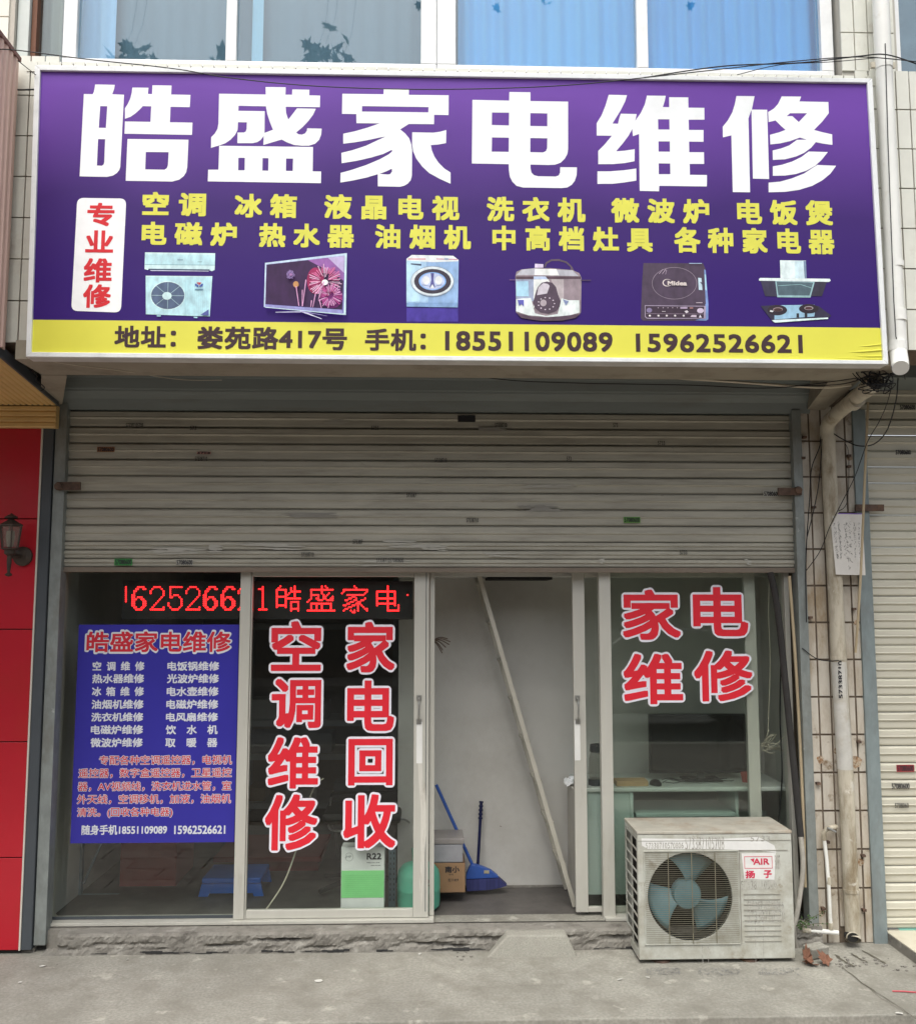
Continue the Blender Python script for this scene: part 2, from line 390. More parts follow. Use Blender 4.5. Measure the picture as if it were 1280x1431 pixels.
# cream tiled platform of the neighbour on the right
xp = UX(1240, 1326, -.03)
pf = thing('tiled_platform', 'cream tiled platform in front of the right hand neighbour shutter', 'platform', (xp + .5, -.3, 0))
yy = G(1281, 1352, .045).y
m = MB(); m.box(xp, xp + 1.5, -.9, .0, 0.0, .045); m.build('base', M['concrete_dark'], pf)
tl = MB().box(-.2475, .2475, -.2475, .2475, -.004, 0).mesh('floor_tile', mat('cream_tile', (.62, .58, .47), .35, var=.06, scale=6, dirt=(.45, .4, .3), dscale=6))
for i in range(3):
    for j in range(2):
        o = bpy.data.objects.new('floor_tile', tl); COL.objects.link(o); o.parent = pf
        o.location = Vector((xp + .25 + i * .5, -.25 - j * .45, .0505)) - wloc(pf)

# ================================================================== the building itself
bld = thing('shop_building', 'white tiled two storey building with the open repair shop below wide blue curtained windows', 'building', (0, .3, 0))
YU = -.72                                     # face of the projecting upper storey
YP = -.03                                     # face of the tiled pier
# walls
pxl, pxr = UX(1128.5, 900, YP), UX(1203.5, 900, YP)
zt = 2.66
MB().box(pxl, pxr, YP + .006, .5, 0, 3.0).build('pier_core', M['grout'], bld)
zc = [UZ(1165, y, YP) for y in (1296, 616)]; pitch = (zc[1] - zc[0]) / 13
tw = .0625
tile_me = MB().box(0, tw - .0095, 0, .006, 0, pitch - .010).mesh('tile', M['tile'])
half = MB().box(0, .0415, 0, .006, 0, pitch - .010).mesh('tile', M['tile']); last = MB().box(0, pxr - pxl - .0515 - 3 * tw, 0, .006, 0, pitch - .010).mesh('tile', M['tile'])
for r in range(-1, 15):
    x = pxl
    for c in range(5):
        me = half if c == 0 else last if c == 4 else tile_me; wdt = .0415 if c == 0 else tw - .0095
        z = zc[0] + r * pitch + .003
        if z < 0: z = .003
        if z + pitch > zt + .1: continue
        if (r, c) in ((-1, 2),): x += wdt + .0095; continue
        o = bpy.data.objects.new('tile', me); COL.objects.link(o); o.parent = bld
        o.location = Vector((x, YP + random.uniform(-.0012, .0008), z)) - wloc(bld); x += wdt + .0095
# iron stubs left in the pier joints
for a, b in ((1124, 611), (1122, 640), (1137, 709), (1186, 637), (1186, 652), (1193, 851), (1132, 863), (1200, 1037), (1143, 1095), (1156, 1177), (1206, 1196), (1150, 1270), (1207, 1272)):
    p = U(a, b, YP - .01); MB().box(p.x - .009, p.x + .009, YP - .022, YP, p.z - .006, p.z + .006).build('iron_stub', M['rust'], bld)
for (a, b, r) in ((1196, 1065, .032), (1146, 1062, .02), (1148, 1275, .022), (1168, 1050, .014), (1187, 640, .016), (1202, 1205, .02), (1196, 870, .014)):   # rust blooms around old bolts
    p = U(a, b, YP); q = MB(); q.v = []; n = 18
    q.sheet([[(p.x + r * (.7 + .3 * random.random()) * math.cos(6.283 * i / n), p.z + r * 1.1 * (.7 + .3 * random.random()) * math.sin(6.283 * i / n)) for i in range(n)]], YP - .0016)
    q.build('rust_stain', mat('rust_bloom', (.25, .14, .07), .8, var=.5, scale=60, dirt=(.5, .43, .33), dscale=70, damt=(.42, .6)), bld, recalc=False)
# upper storey: spandrel wall behind the sign, piers and slab
ZU0 = UZ(35, 479, YU)                          # its lower edge
ZU1 = UZ(640, 97, YU)                          # sill of the windows
xa, xb = -3.6, 3.8
MB().box(xa, xb, YU + .008, YU + .26, ZU0, ZU1).build('spandrel_wall', M['grout'], bld)
MB().box(xa, xb, YU + .264, 2.4, 2.98, 3.1).build('floor_slab', M['render_wall'], bld)
MB().box(xa, xb, YU + .266, .4, 3.102, ZU1 + .0).build('slab_edge', M['dark_in'], bld)
# edge beam and brackets under it
ex0, ex1 = UX(45, 520, -.6), UX(1237, 520, -.6)
ZB = UZ(640, 506, -.78)
MB().box(ex0, ex1, -.775, -.50, ZB, ZU0 - .003).build('edge_beam', M['beam'], bld)
zw = UZ(1140, 574, -.02)
for (f0, f1, w0, w1) in ((1188, 1232, 1128, 1152), (50, 80, 98, 82)):
    X = sorted((UX(f0, 516, -.72), UX(f1, 516, -.72))); 
    if f0 == 50: X = sorted((UX(28, 510, -.72), UX(66, 510, -.72)))
    W = sorted((UX(w0, 573, -.02), UX(w1, 573, -.02)))
    if f0 == 50: W = (W[0] - .1, W[1] - .05)
    m = MB(); m.add([(X[0], -.498, ZB - .002), (X[1], -.498, ZB - .002), (W[1], 0, zw), (W[0], 0, zw), (X[0], -.498, 2.97), (X[1], -.498, 2.97), (W[1], 0, 2.97), (W[0], 0, 2.97)],
                    [(0, 1, 2, 3), (4, 5, 6, 7), (0, 1, 5, 4), (1, 2, 6, 5), (2, 3, 7, 6), (3, 0, 4, 7)])
    m.build('bracket_beam', M['beam'], bld)
MB().box(xa, xb, .25, .5, zw + .003, 2.976).build('lintel_wall', M['render_wall'], bld)
# upper wall tiles: strip left of the sign, strip right, sill course
ph = (UZ(35, 188, YU) - UZ(35, 478, YU)) / 5
ut = MB().box(0, .0575, 0, .008, 0, ph - .006).mesh('tile', M['tile_up'])
st = MB().box(0, .0465, 0, .008, 0, .046).mesh('tile', M['tile_up'])
def up_tiles(x0, x1, n, z0, rows, skip=()):
    for r in range(rows):
        for c in range(n):
            if (r, c) in skip: continue
            o = bpy.data.objects.new('tile', ut); COL.objects.link(o); o.parent = bld
            o.location = Vector((x0 + c * .063, YU + random.uniform(-.001, .001), z0 + r * ph + .003)) - wloc(bld)
xj = UX(35, 300, YU)
up_tiles(xj - .063 * 2 - .003, 0, 4, ZU0, 7)
xj = UX(1262, 300, YU)
up_tiles(xj - .063 * 3 - .003, 0, 7, ZU0, 7, skip=((1, 5),))
sx = UX(38, 90, YU)
i = 0
while sx + i * .052 < UX(1222, 105, YU):
    o = bpy.data.objects.new('tile', st); COL.objects.link(o); o.parent = bld
    o.location = Vector((sx + i * .052, YU - .004, ZU1 - .043)) - wloc(bld); i += 1
# window band above
YW = YU + .05
ZW0 = ZU1 + .006; ZW1 = ZW0 + 1.6
def pane_window(name, x0, x1, z0, z1, panes, fw=.05, gm='glass_up'):
    """panes: list of (xa, xb) openings"""
    fr = MB()
    zz0 = z0 + fw; 
    fr.box(x0, x1, YW, YW + .06, z0, zz0); fr.box(x0, x1, YW, YW + .06, z1 - fw, z1)
    ed = [x0] + [v for p in panes for v in p] + [x1]
    for i in range(0, len(ed), 2): fr.box(ed[i], ed[i + 1], YW, YW + .06, zz0, z1 - fw)
    wn = fr.build(name, M['white_frame'], bld, bevel=.004)
    for a, b in panes: MB().box(a + .001, b - .001, YW + .025, YW + .031, zz0 + .001, z1 - fw - .001).build('pane', M[gm], wn)
    return wn
wx = lambda px, py=70: UX(px, py, YW)
pane_window('window', wx(86, 85), wx(610, 85), ZW0, ZW1, [(wx(106), wx(315)), (wx(330), wx(588))])
pane_window('window', wx(610, 85) + .002, wx(1166, 95), ZW0, ZW1, [(wx(637), wx(890)), (wx(906), wx(1148))])
pane_window('window', wx(1249, 90), wx(1249, 90) + .9, ZW0, ZW1, [(wx(1259), wx(1259) + .4), (wx(1259) + .44, wx(1259) + .8)], fw=.04)
m = MB(); m.box(wx(1259) + .12, wx(1259) + .145, YW - .006, YW + .024, ZW0 + .05, ZW1)
m.build('glazing_bar', flat('blue_bar', (.05, .12, .3)), bld)
# brown timber frame and left pane
MB().box(wx(43, 60), wx(50, 60), YW, YW + .06, ZW0, ZW1).build('window_jamb', flat('brown_timber', (.16, .07, .04)), bld)
MB().box(wx(51, 60), wx(85, 80), YW + .03, YW + .036, ZW0, ZW1).build('pane', M['glass_up'], bld)
MB().box(wx(26, 60), wx(42, 60), YW - .02, YW + .2, ZU1, ZW1).build('reveal', flat('pale_reveal', (.55, .6, .58)), bld)
# piers between windows with tiles
for x0, x1 in ((wx(-40, 60), wx(25, 60)), (wx(1169, 60), wx(1246, 60))):
    MB().box(x0, x1, YU + .008, YU + .3, ZU1 + .004, ZW1).build('pier_core', M['grout'] if 0 else flat('white_grout', (.45, .43, .38)), bld)
    n = int((x1 - x0) / .063)
    for r in range(3):
        for c in range(n + 1):
            if x0 + c * .063 + .057 > x1 + .01: continue
            o = bpy.data.objects.new('tile', ut); COL.objects.link(o); o.parent = bld
            o.location = Vector((x0 + c * .063, YU, ZU1 + .03 + r * ph)) - wloc(bld)
MB().box(xa, xb, YU + .3, YU + .34, ZU1 + .002, ZW1 + .1).build('room_backing', mat('upper_room', (.3, .36, .4), .9), bld)
MB().box(xa, xb, YU, 1.5, ZW1 + .001, ZW1 + 1.2).build('upper_wall', M['tile_up'], bld)
# curtains
def curtain(px0, px1, col, label, y=None, amp=.012, wl=.085, grp=None):
    y = y or YW + .13; x0, x1 = UX(px0, 60, y), UX(px1, 60, y); n = max(8, int((x1 - x0) / .008)); m = MB(); vs = []
    ph_ = random.uniform(0, 6)
    for j, z in enumerate((ZW0 - .0, ZW1)):
        for i in range(n + 1):
            x = x0 + (x1 - x0) * i / n
            vs.append((x, y + amp * math.sin(2 * math.pi * x / wl + ph_ + 1.3 * math.sin(x * 5)) + amp * .5 * math.sin(x * 31 + j), z))
    m.add(vs, [(i, i + 1, n + 2 + i, n + 1 + i) for i in range(n)])
    o = m.build('curtain', mat('curtain_cloth', col, .85, var=.06, scale=10, stretch=(1, 1, .2)), None, smooth=True, recalc=False)
    tag(o, label, 'curtain')
    o.data.transform(Matrix.Translation((0, 0, 0)))
curtain(640, 892, (.2, .58, 1.0), 'bright blue curtain filling the third upper window pane from the left')
curtain(900, 1162, (.16, .52, .95), 'bright blue curtain in the upper pane at the right end of the sign')
curtain(100, 162, (.55, .75, .95), 'pale blue curtain gathered at the far left of the wide upper window')
curtain(352, 368, (.6, .85, 1.0), 'narrow strip of light blue curtain above the second character of the sign')
curtain(162, 352, (.22, .29, .33), 'grey net curtain above the left end of the sign', y=YW + .17, amp=.004)
curtain(366, 640, (.22, .29, .33), 'grey net curtain left of the bright blue curtains', y=YW + .17, amp=.004)
curtain(50, 88, (.5, .44, .33), 'beige patterned curtain behind the brown framed window at top left', y=YW + .09, wl=.06)

# ------------------------------------------------------------------ shop room
XL, XR = UX(64, 1250, .08), UX(1112, 1200, .08)
ib = 3.3                                       # depth of the deep left part
yb = .62                                       # partition behind the doorway
xpart = UX(556, 1100, yb)
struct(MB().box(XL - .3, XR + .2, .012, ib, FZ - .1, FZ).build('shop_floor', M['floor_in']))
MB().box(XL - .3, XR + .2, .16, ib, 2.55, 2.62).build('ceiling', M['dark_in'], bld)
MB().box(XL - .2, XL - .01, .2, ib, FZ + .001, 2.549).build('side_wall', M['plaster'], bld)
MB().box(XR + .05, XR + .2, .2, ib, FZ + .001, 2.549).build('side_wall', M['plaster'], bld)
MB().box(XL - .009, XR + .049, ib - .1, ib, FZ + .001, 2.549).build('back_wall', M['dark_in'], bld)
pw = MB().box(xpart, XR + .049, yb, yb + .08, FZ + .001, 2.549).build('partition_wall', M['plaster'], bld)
MB().box(xpart, XR + .049, yb - .012, yb - .001, FZ + .001, FZ + .012).build('skirting', M['concrete_dark'], bld)
# loft opening: its unlit hole put in as a black slab
MB().box(xpart, XR + .049, .2, yb - .002, 1.80, 1.9).build('loft_ceiling', M['plaster'], bld)
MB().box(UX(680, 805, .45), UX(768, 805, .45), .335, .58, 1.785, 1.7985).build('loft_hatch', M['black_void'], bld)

# ================================================================== roller shutters
def slat_profile(h):       # (y, z) of one interlocking slat
    return [(.006, 0), (.0, .004), (-.002, .010), (-.002, h * .44), (-.009, h * .50), (-.011, h * .54), (-.009, h * .6), (-.009, h * .86), (-.003, h * .93), (.008, h * .965), (.014, h)]
def shutter(root, x0, x1, ztop, zbot, pitch_, mt, tail):
    nf = int((ztop - zbot) / pitch_)
    me = MB().extx(slat_profile(pitch_), x0, x1).mesh('slat', mt, off=Vector((0, 0, 0)), recalc=False)
    z = ztop - pitch_
    while z > zbot + tail - 1e-4:
        o = bpy.data.objects.new('slat', me); COL.objects.link(o); o.parent = root
        o.location = Vector((random.uniform(-.002, .002), random.uniform(-.0015, .0015), z)) - wloc(root); o.rotation_euler = (random.uniform(-.008, .008), random.uniform(-.0004, .0006), random.uniform(-.0008, .0008)); z -= pitch_
    z += pitch_; k = max(1, round((z - zbot) / (pitch_ / 2))); hh = (z - zbot) / k
    m2 = MB().extx(slat_profile(hh), x0, x1).mesh('slat', mt, recalc=False)
    for i in range(k):
        o = bpy.data.objects.new('slat', m2); COL.objects.link(o); o.parent = root
        o.location = Vector((0, 0, zbot + i * hh)) - wloc(root)
sl0, sl1 = UX(93, 570, 0), UX(1108.5, 578, 0)
zb = UZ(600, 793, 0); zr = UZ(600, 800, 0); zt_ = UZ(600, 577, 0)
sh = thing('roller_shutter', 'grey roller shutter half raised above the open shopfront, scribbled and stickered', 'shutter', (0, 0, zr), 'roller shutters of the two shops')
shutter(sh, sl0, sl1, zt_ + .004, zb, .0835, M['slat'], .125)
MB().box(sl0, sl1, -.012, .016, zr, zb - .001).build('bottom_rail', M['railrust'], sh, bevel=.002)
def rail(root, x0, x1, z0, z1, m, y0=-.045, y1=.03):
    MB().box(x0, x1, y0, y1, z0, z1).build('guide_rail', m, root, bevel=.002)
lx0, lx1 = UX(78.7, 570, -.045), UX(94.4, 570, -.045)
rail(sh, lx0 , lx1, UZ(55, 1322, -.045), zt_ + .03, M['galv'])
rx0, rx1 = UX(1106.5, 578, -.045), UX(1119, 578, -.045)
rail(sh, rx0, rx1, UZ(1138, 1316, -.045), zt_ + .02, M['galv'])
m = MB()                                       # hood over the coil
pr = [(.02, zt_ + .003), (-.03, zt_ + .003), (-.05, UZ(600, 560, -.05)), (-.075, UZ(600, 553, -.075)), (-.08, UZ(600, 551, -.08)), (-.085, UZ(600, 549.5, -.085)), (-.088, UZ(600, 547, -.088)),
      (-.10, UZ(600, 545, -.10)), (-.115, UZ(600, 531, -.115)), (-.13, UZ(600, 529, -.13)), (-.15, UZ(600, 515, -.15)), (-.15, 2.93), (.02, 2.93)]
m.extx(pr, UX(76, 540, -.1), UX(1138, 540, -.1), closed=True); m.build('hood', M['hood'], sh)
m = MB()
for a, b, c, d in ((80, 113, 674, 685), (1087, 1119, 682, 692)):
    p, q = U(a, d, -.05), U(b, c, -.05); m.box(p.x, q.x, -.062, -.046, p.z, q.z)
    if a == 80: r = U(83, 680, -.06); m.lathe((r.x, -.085, r.z), [(.017, 0), (.02, .01), (.02, .03)], 12, 'y')
    else: r = U(1115, 685, -.06); m.lathe((r.x, -.075, r.z), [(.017, 0), (.02, .01), (.02, .03)], 12, 'y')
m.build('bolt', M['rust'], sh)
# advertising stamps and stickers on the slats (illegible dashes), scraped patches
def patch(mb, cx, cz, w_, h_, y, n=16, jag=.25):
    for i in range(9):           # ragged overlapping brush strokes
        l_ = w_ * random.uniform(.25, .75); x = cx + random.uniform(-.5, .5) * (w_ - l_); z = cz + random.uniform(-.42, .42) * h_; t = h_ * random.uniform(.12, .3); s_ = random.uniform(-.01, .01) * l_ * 3
        yy = y - i * 4e-5; k = 6
        up = [(x - l_ / 2 + l_ * j / k, z + s_ * (j / k - .5) + t / 2 * random.uniform(.4, 1.2) * (1 if 0 < j < k else .3)) for j in range(k + 1)]
        dn = [(x - l_ / 2 + l_ * j / k, z + s_ * (j / k - .5) - t / 2 * random.uniform(.4, 1.2) * (1 if 0 < j < k else .3)) for j in range(k + 1)]
        mb.add([(a, yy, b) for a, b in up + dn], [(j, j + 1, k + 2 + j, k + 1 + j) for j in range(k)])
    return
    mb.sheet([[(cx + w_ / 2 * (1 - jag * random.random()) * max(-1, min(1, 1.25 * math.cos(6.283 * i / n))), cz + h_ / 2 * (1 - jag * random.random()) * max(-1, min(1, 1.25 * math.sin(6.283 * i / n)))) for i in range(n)]], y)
def dashes(mb, x0, x1, z0, z1, y, n, lean=.15):
    for i in range(n):
        x = x0 + (x1 - x0) * (i + .5) / n; w_ = (x1 - x0) / n * random.uniform(.28, .5); a = z0 + (z1 - z0) * random.uniform(0, .3); b = z1 - (z1 - z0) * random.uniform(0, .3)
        mb.add([(x - w_ / 2, y, a), (x + w_ / 2, y, a), (x + w_ / 2 + lean * w_, y, b), (x - w_ / 2 + lean * w_, y, b)], [(0, 1, 2, 3)])
        if random.random() < .6:
            c = (a + b) / 2 * random.uniform(.9995, 1.0005); mb.add([(x - w_ * 1.1, y, c), (x + w_ * 1.1, y, c), (x + w_ * 1.1, y, c + .0022), (x - w_ * 1.1, y, c + .0022)], [(0, 1, 2, 3)])
YS = -.0118
dk, pt, gp = MB(), MB(), MB()
for (a, b, n) in ((188, 594, 14), (524, 598, 6), (281, 641, 10), (148, 628, 10), (616, 643, 10), (575, 692, 8), (660, 727, 10), (1078, 691, 12), (258, 786, 14), (430, 775, 10), (650, 583, 8), (700, 594, 10),
                  (1077, 690, 12), (545, 783, 22), (924, 619, 6), (795, 641, 4), (500, 757, 8), (172, 786, 10), (883, 727, 11), (270, 598, 5), (860, 594, 4), (955, 772, 6)):
    p = U(a, b, YS); wv = n * .0062 / 2; number(dk, '5733871057080600'[:max(3, n - 2)], p.x - wv, p.x + wv, p.z - .011, p.z + .011, YS - .0006, .0004)
dk.build('stamp', flat('faded_black_ink', (.07, .07, .065), .8), sh, recalc=False, kind='stuff')
PT = mat('fresh_grey_paint', (.45, .44, .39), .5, var=.08, scale=30, stretch=(.2, 1, 1)); GP = mat('dull_grey_paint', (.28, .27, .24), .6, var=.12, scale=30, stretch=(.2, 1, 1))
for (a, b, w_, h_) in ((470, 588, .16, .035), (430, 720, .33, .03), (380, 764, .34, .04), (250, 770, .32, .035), (300, 768, .1, .05), (570, 760, .26, .04), (755, 711, .26, .035), (760, 679, .34, .022), (540, 787, .3, .03),
                       (840, 785, .04, .03), (1045, 785, .045, .034), (700, 775, .2, .03), (610, 766, .16, .03), (690, 600, .2, .03)):
    p = U(a, b, YS); q = MB(); patch(q, p.x, p.z, w_, h_, YS - .0002); q.build('paint_patch', PT if b > 750 or a in (470, 760) else GP, sh, recalc=False)
def sticker(px, py, w_, h_, col, root=sh, Y=YS, n=9, nm='sticker'):
    p = U(px, py, Y); s_ = MB().box(p.x - w_ / 2, p.x + w_ / 2, Y - .0012, Y - .0004, p.z - h_ / 2, p.z + h_ / 2).build(nm, flat('sticker_print', col), root)
    d = MB(); number(d, '57080600'[:n - 1], p.x - w_ * .46, p.x + w_ * .46, p.z - h_ * .4, p.z + h_ * .4, Y - .0015, .0009); d.build('print', M['ink'], s_, recalc=False)
sticker(172.5, 785.5, .088, .033, (.05, .28, .07)); sticker(883, 726.5, .085, .03, (.12, .3, .06)); sticker(148, 628, .088, .026, (.3, .13, .06)); sticker(285, 633, .07, .012, (.5, .25, .22), n=5)
sticker(1078, 690, .085, .03, (.42, .41, .36)); sticker(258, 786, .085, .03, (.42, .41, .36)); sticker(652, 585, .09, .035, (.03, .03, .03), n=3)

# neighbour's shutter at the right
zr1 = UZ(1260, 1298, 0); zr0 = UZ(1260, 1317, 0); zrt = 2.78
s2 = thing('roller_shutter', 'closed cream roller shutter at the right edge with a green bottom rail', 'shutter', (2.6, 0, zr0), 'roller shutters of the two shops')
R0, R1 = UX(1206, 560, 0), UX(1206, 560, 0) + 1.6
shutter(s2, R0 - .02, R1, zrt, zr1, .0835, M['slat_right'], .0)
MB().box(UX(1257, 1308, -.01), R1, -.012, .014, zr0, zr1 - .001).build('bottom_rail', flat('green_rail', (.16, .36, .3), .4), s2, bevel=.002)
MB().box(UX(1242, 1308, -.01), UX(1257, 1308, -.01) - .001, -.01, .012, zr0 + .01, zr1 - .001).build('rail_end', M['steel'], s2)
rail(s2, UX(1191, 575, -.045), UX(1209, 575, -.045) , UZ(1230, 1326, -.045), UZ(1200, 572, -.045), M['bluerail'])
MB().box(UX(1186, 575, -.02), UX(1190.5, 575, -.02), -.02, .04, 0, UZ(1200, 560, -.02)).build('rail_edge', M['charcoal'], s2)
p, q = U(1196, 714, -.06), U(1235, 705, -.06); MB().box(p.x, q.x, -.062, -.047, p.z, q.z).build('bolt', M['rust'], s2)
sticker(1265, 1074, .09, .035, (.3, .03, .04), s2, YS); 
d = MB(); putpx(d, '57080600', 1246, 1271, 1095, 1103, YS - .001, r=.0006, k=4); p = U(1260, 1126, YS); number(d, '5708060', p.x - .035, p.x + .035, p.z - .012, p.z + .012, YS - .001, .0004)
for a, b, n in ((1268, 569, 6), (1262, 632, 3)):
    p = U(a, b, YS); number(d, '57080600', p.x - .04, p.x + .04, p.z - .012, p.z + .012, YS - .001, .0008)
d.build('stamp', M['ink'], s2, recalc=False)
MB().box(R0 - .2, R1, -.3, -.03, zrt - .02, 2.96).build('hood', M['hood'], s2)

# ================================================================== shopfront
YF = .045
fr = thing('shopfront_frame', 'old pale aluminium shopfront frame with mullions, sill and green threshold strip', 'shopfront', (0, YF, FZ))
zs0, zs1 = UZ(300, 1302, YF - .03), UZ(300, 1289, YF - .03)
xA0, xA1 = UX(331, 1050, YF), UX(346, 1050, YF)
xB0, xB1 = UX(600, 1050, YF + .03), UX(607, 1050, YF + .03)
xC0, xC1 = UX(840, 1050, YF), UX(856.5, 1050, YF)
ztopf = zr + .12
JL = UX(64, 1250, YF)
MB().box(JL, xB1 , YF - .03, YF + .09, ZT + .002, zs1).build('sill', M['alu'], fr, bevel=.003)
MB().box(JL, xB1, YF - .034, YF - .0305, ZT + .006, ZT + .02).build('sill_lip', M['alu'], fr, bevel=.001)
MB().box(xC0 + .004, UX(1103, 1200, YF), YF - .03, YF + .09, ZT + .002, zs1).build('sill', M['alu'], fr, bevel=.003)
MB().box(xB1 + .001, xC0 + .003, YF - .032, YF - .012, UZ(700, 1300, YF), UZ(700, 1293, YF)).build('threshold_strip', flat('green_threshold', (.04, .2, .18), .5), fr)
MB().box(xB1 + .001, xC0 + .003, YF - .011, YF + .09, ZT + .002, FZ + .006).build('threshold', M['concrete'], fr)
MB().box(JL, JL + .02, YF, YF + .08, zs1 + .001, ztopf).build('jamb', M['alu'], fr, bevel=.002)
MB().box(xA0, xA1, YF - .004, YF + .07, zs1 + .001, ztopf).build('mullion', M['alu'], fr, bevel=.003)
MB().box(xB0, xB1, YF + .03, YF + .09, zs1 + .001, ztopf).build('mullion', M['alu'], fr, bevel=.003)
MB().box(xC0, xC1, YF - .004, YF + .045, zs1 - .02, ztopf).build('mullion', M['alu'], fr, bevel=.003)
JR0, JR1 = UX(1103, 1050, YF), UX(1110, 1050, YF)
MB().box(JR0, JR1, YF - .004, YF + .07, zs1 + .001, ztopf).build('jamb', M['alu'], fr, bevel=.002)
MB().box(xA1, JR0, YF, YF + .09, ztopf - .12 + .035, ztopf).build('head_rail', M['alu'], fr)
ztop2 = UZ(450, 806, YF)
# fixed panes
fwl = MB().box(JL + .021, xA0 - .001, YF + .03, YF + .036, zs1 + .002, ztopf).build('pane', M['glass'], fr)
fwr = MB().box(xC1 + .001, JR0 - .001, YF + .03, YF + .036, zs1 + .002, ztopf).build('pane', M['glass'], fr)
m = MB(); m.box(JL + .021, xA0 - .001, YF + .022, YF + .0295, zs1 + .002, zs1 + .014); m.build('glazing_bead', M['charcoal'], fr)
# left sliding leaf
def handle(px, py, Y, root):
    p = U(px, py, Y); hz = .058; mb = MB()
    mb.tube(spline([(p.x, Y - .004, p.z + hz), (p.x, Y - .028, p.z + hz * .7), (p.x, Y - .032, p.z), (p.x, Y - .028, p.z - hz * .7), (p.x, Y - .004, p.z - hz)]), .0045, 8)
    for s_ in (1, -1): mb.box(p.x - .012, p.x + .012, Y - .006, Y - .0005, p.z + s_ * hz - .013, p.z + s_ * hz + .013)
    mb.build('handle', M['steel'], root, smooth=False)
def leaf(name, label, x0, x1, Y, sw0, sw1, hpx, hpy, tagpx, worn):
    t = thing(name, label, 'sliding door', ((x0 + x1) / 2, Y, zs1), 'sliding glass doors of the shop')
    zb0 = zs1 + .002; zb1 = UZ(450, 1272, Y); zt1 = ztop2
    MB().box(x0, x0 + sw0, Y, Y + .03, zb0, ztopf).build('stile', M['alu'], t, bevel=.002)
    MB().box(x1 - sw1, x1, Y, Y + .03, zb0, ztopf).build('stile', M['alu'], t, bevel=.002)
    MB().box(x0 + sw0 + .0005, x1 - sw1 - .0005, Y + .002, Y + .028, zb0, zb1).build('bottom_rail', M['alu'], t, bevel=.002)
    MB().box(x0 + sw0 + .0005, x1 - sw1 - .0005, Y + .002, Y + .028, zt1, ztopf).build('top_rail', M['alu'], t, bevel=.002)
    g = MB().box(x0 + sw0 + .001, x1 - sw1 - .001, Y + .012, Y + .017, zb1 + .001, zt1 - .001).build('pane', M['glass'], t)
    handle(hpx, hpy, Y, t)
    a, b = U(tagpx[0], tagpx[1], Y), U(tagpx[2], tagpx[3], Y)
    MB().box(a.x, b.x, Y - .002, Y - .0003, b.z, a.z).build('paper_strip', M['white_tag'], t)
    return t, g
yl = YF + .0
dl, gl_ = leaf('sliding_door', 'left glass sliding door with two columns of red characters and peeling film', xA1 + .002, UX(599, 1050, yl), yl, .006, .075, 585.5, 992, (582, 1009, 590, 1067), True)
# peeling protective film on the meeting stile
P = lambda a, b: (UX(a, b, yl), UZ(a, b, yl))
MB().sheet([[P(584, 1066), P(590, 1066), P(591, 1105), P(594, 1088), P(596, 1150), P(592, 1230), P(589, 1275), P(586, 1240), P(587.5, 1200), P(588, 1130), P(585, 1090)]], yl - .0012).build('peeling_film', M['alu_worn'], dl, recalc=False)
MB().box(UX(594.5, 1050, yl), UX(595.5, 1050, yl), yl - .0008, yl - .0001, zs1 + .03, ztopf).build('groove', M['charcoal'], dl)
yr = YF + .052
dr, gr_ = leaf('sliding_door', 'right glass sliding door pushed back behind the fixed pane, long white strip under its handle', UX(802.5, 1050, yr), UX(1062, 1050, yr), yr, .062, .06, 807, 992, (802.5, 1007, 811, 1063), False)

# ================================================================== big window lettering
RED = mat('red_vinyl', (.74, .018, .035), .45, var=.04); WHT = mat('white_vinyl', (.84, .82, .9), .45, var=.03)
def vinyl(chars, Y, root):
    ow = .0115
    for ch, l, r, t, b in chars:
        back, front = MB(), MB()
        cy, cx = (t + b) / 2, (l + r) / 2
        x0, x1, z0, z1 = UX(l, cy, Y), UX(r, cy, Y), UZ(cx, b, Y), UZ(cx, t, Y)
        put(back, ch, x0, x1, z0, z1, Y - .0008, r=ow + .0066, k=28, sq=False)
        put(front, ch, x0 + ow, x1 - ow, z0 + ow, z1 - ow, Y - .0026, r=.0066)
        back.build('character_outline', WHT, root, recalc=False); front.build('character', RED, root, recalc=False)
yv = yl + .0115
vinyl([('空', 376, 452, 865, 941), ('调', 376.5, 452, 945.6, 1021), ('维', 371, 448, 1027, 1105.5), ('修', 367, 447, 1107, 1192),
       ('家', 481, 555, 866, 943), ('电', 482, 554, 948, 1025), ('回', 483.5, 552, 1029.5, 1101), ('收', 476.5, 556, 1107, 1189)], yv, dl)
yv2 = YF + .0295
vinyl([('家', 866.5, 954, 821, 897.5), ('电', 965, 1048, 817.5, 892.5), ('维', 868, 957, 910.5, 987.5), ('修', 966.5, 1054.5, 906, 983.5)], yv2, fr)

# blue poster on the left pane
YPO = YF + .0295
po = thing('poster', 'blue printed poster listing repairs in white and red characters on the left pane', 'poster', (UX(215, 1020, YPO), YPO, UZ(215, 1178, YPO)))
x0, x1 = UX(104.5, 1025, YPO), UX(331.2, 1025, YPO) - .001; z0, z1 = UZ(215, 1178, YPO), UZ(220, 873, YPO)
MB().box(x0, x1, YPO - .002, YPO - .0008, z0, z1).build('sheet', mat('blue_print', (.035, .03, .34), .35, var=.06, scale=3), po)
wt, rd, ol = MB(), MB(), MB(); yt = YPO - .0023
ys = [(924.7, 937.5), (942, 955), (960, 973), (978, 991), (996, 1008.5), (1013.5, 1026.5), (1031.5, 1044.5)]
L = ['空 调 维 修', '热水器维修', '冰 箱 维 修', '油烟机维修', '洗衣机维修', '电磁炉维修', '微波炉维修']
Rr = ['电饭锅维修', '光波炉维修', '电水壶维修', '电磁炉维修', '电风扇维修', '饮　水　机', '取　暖　器']
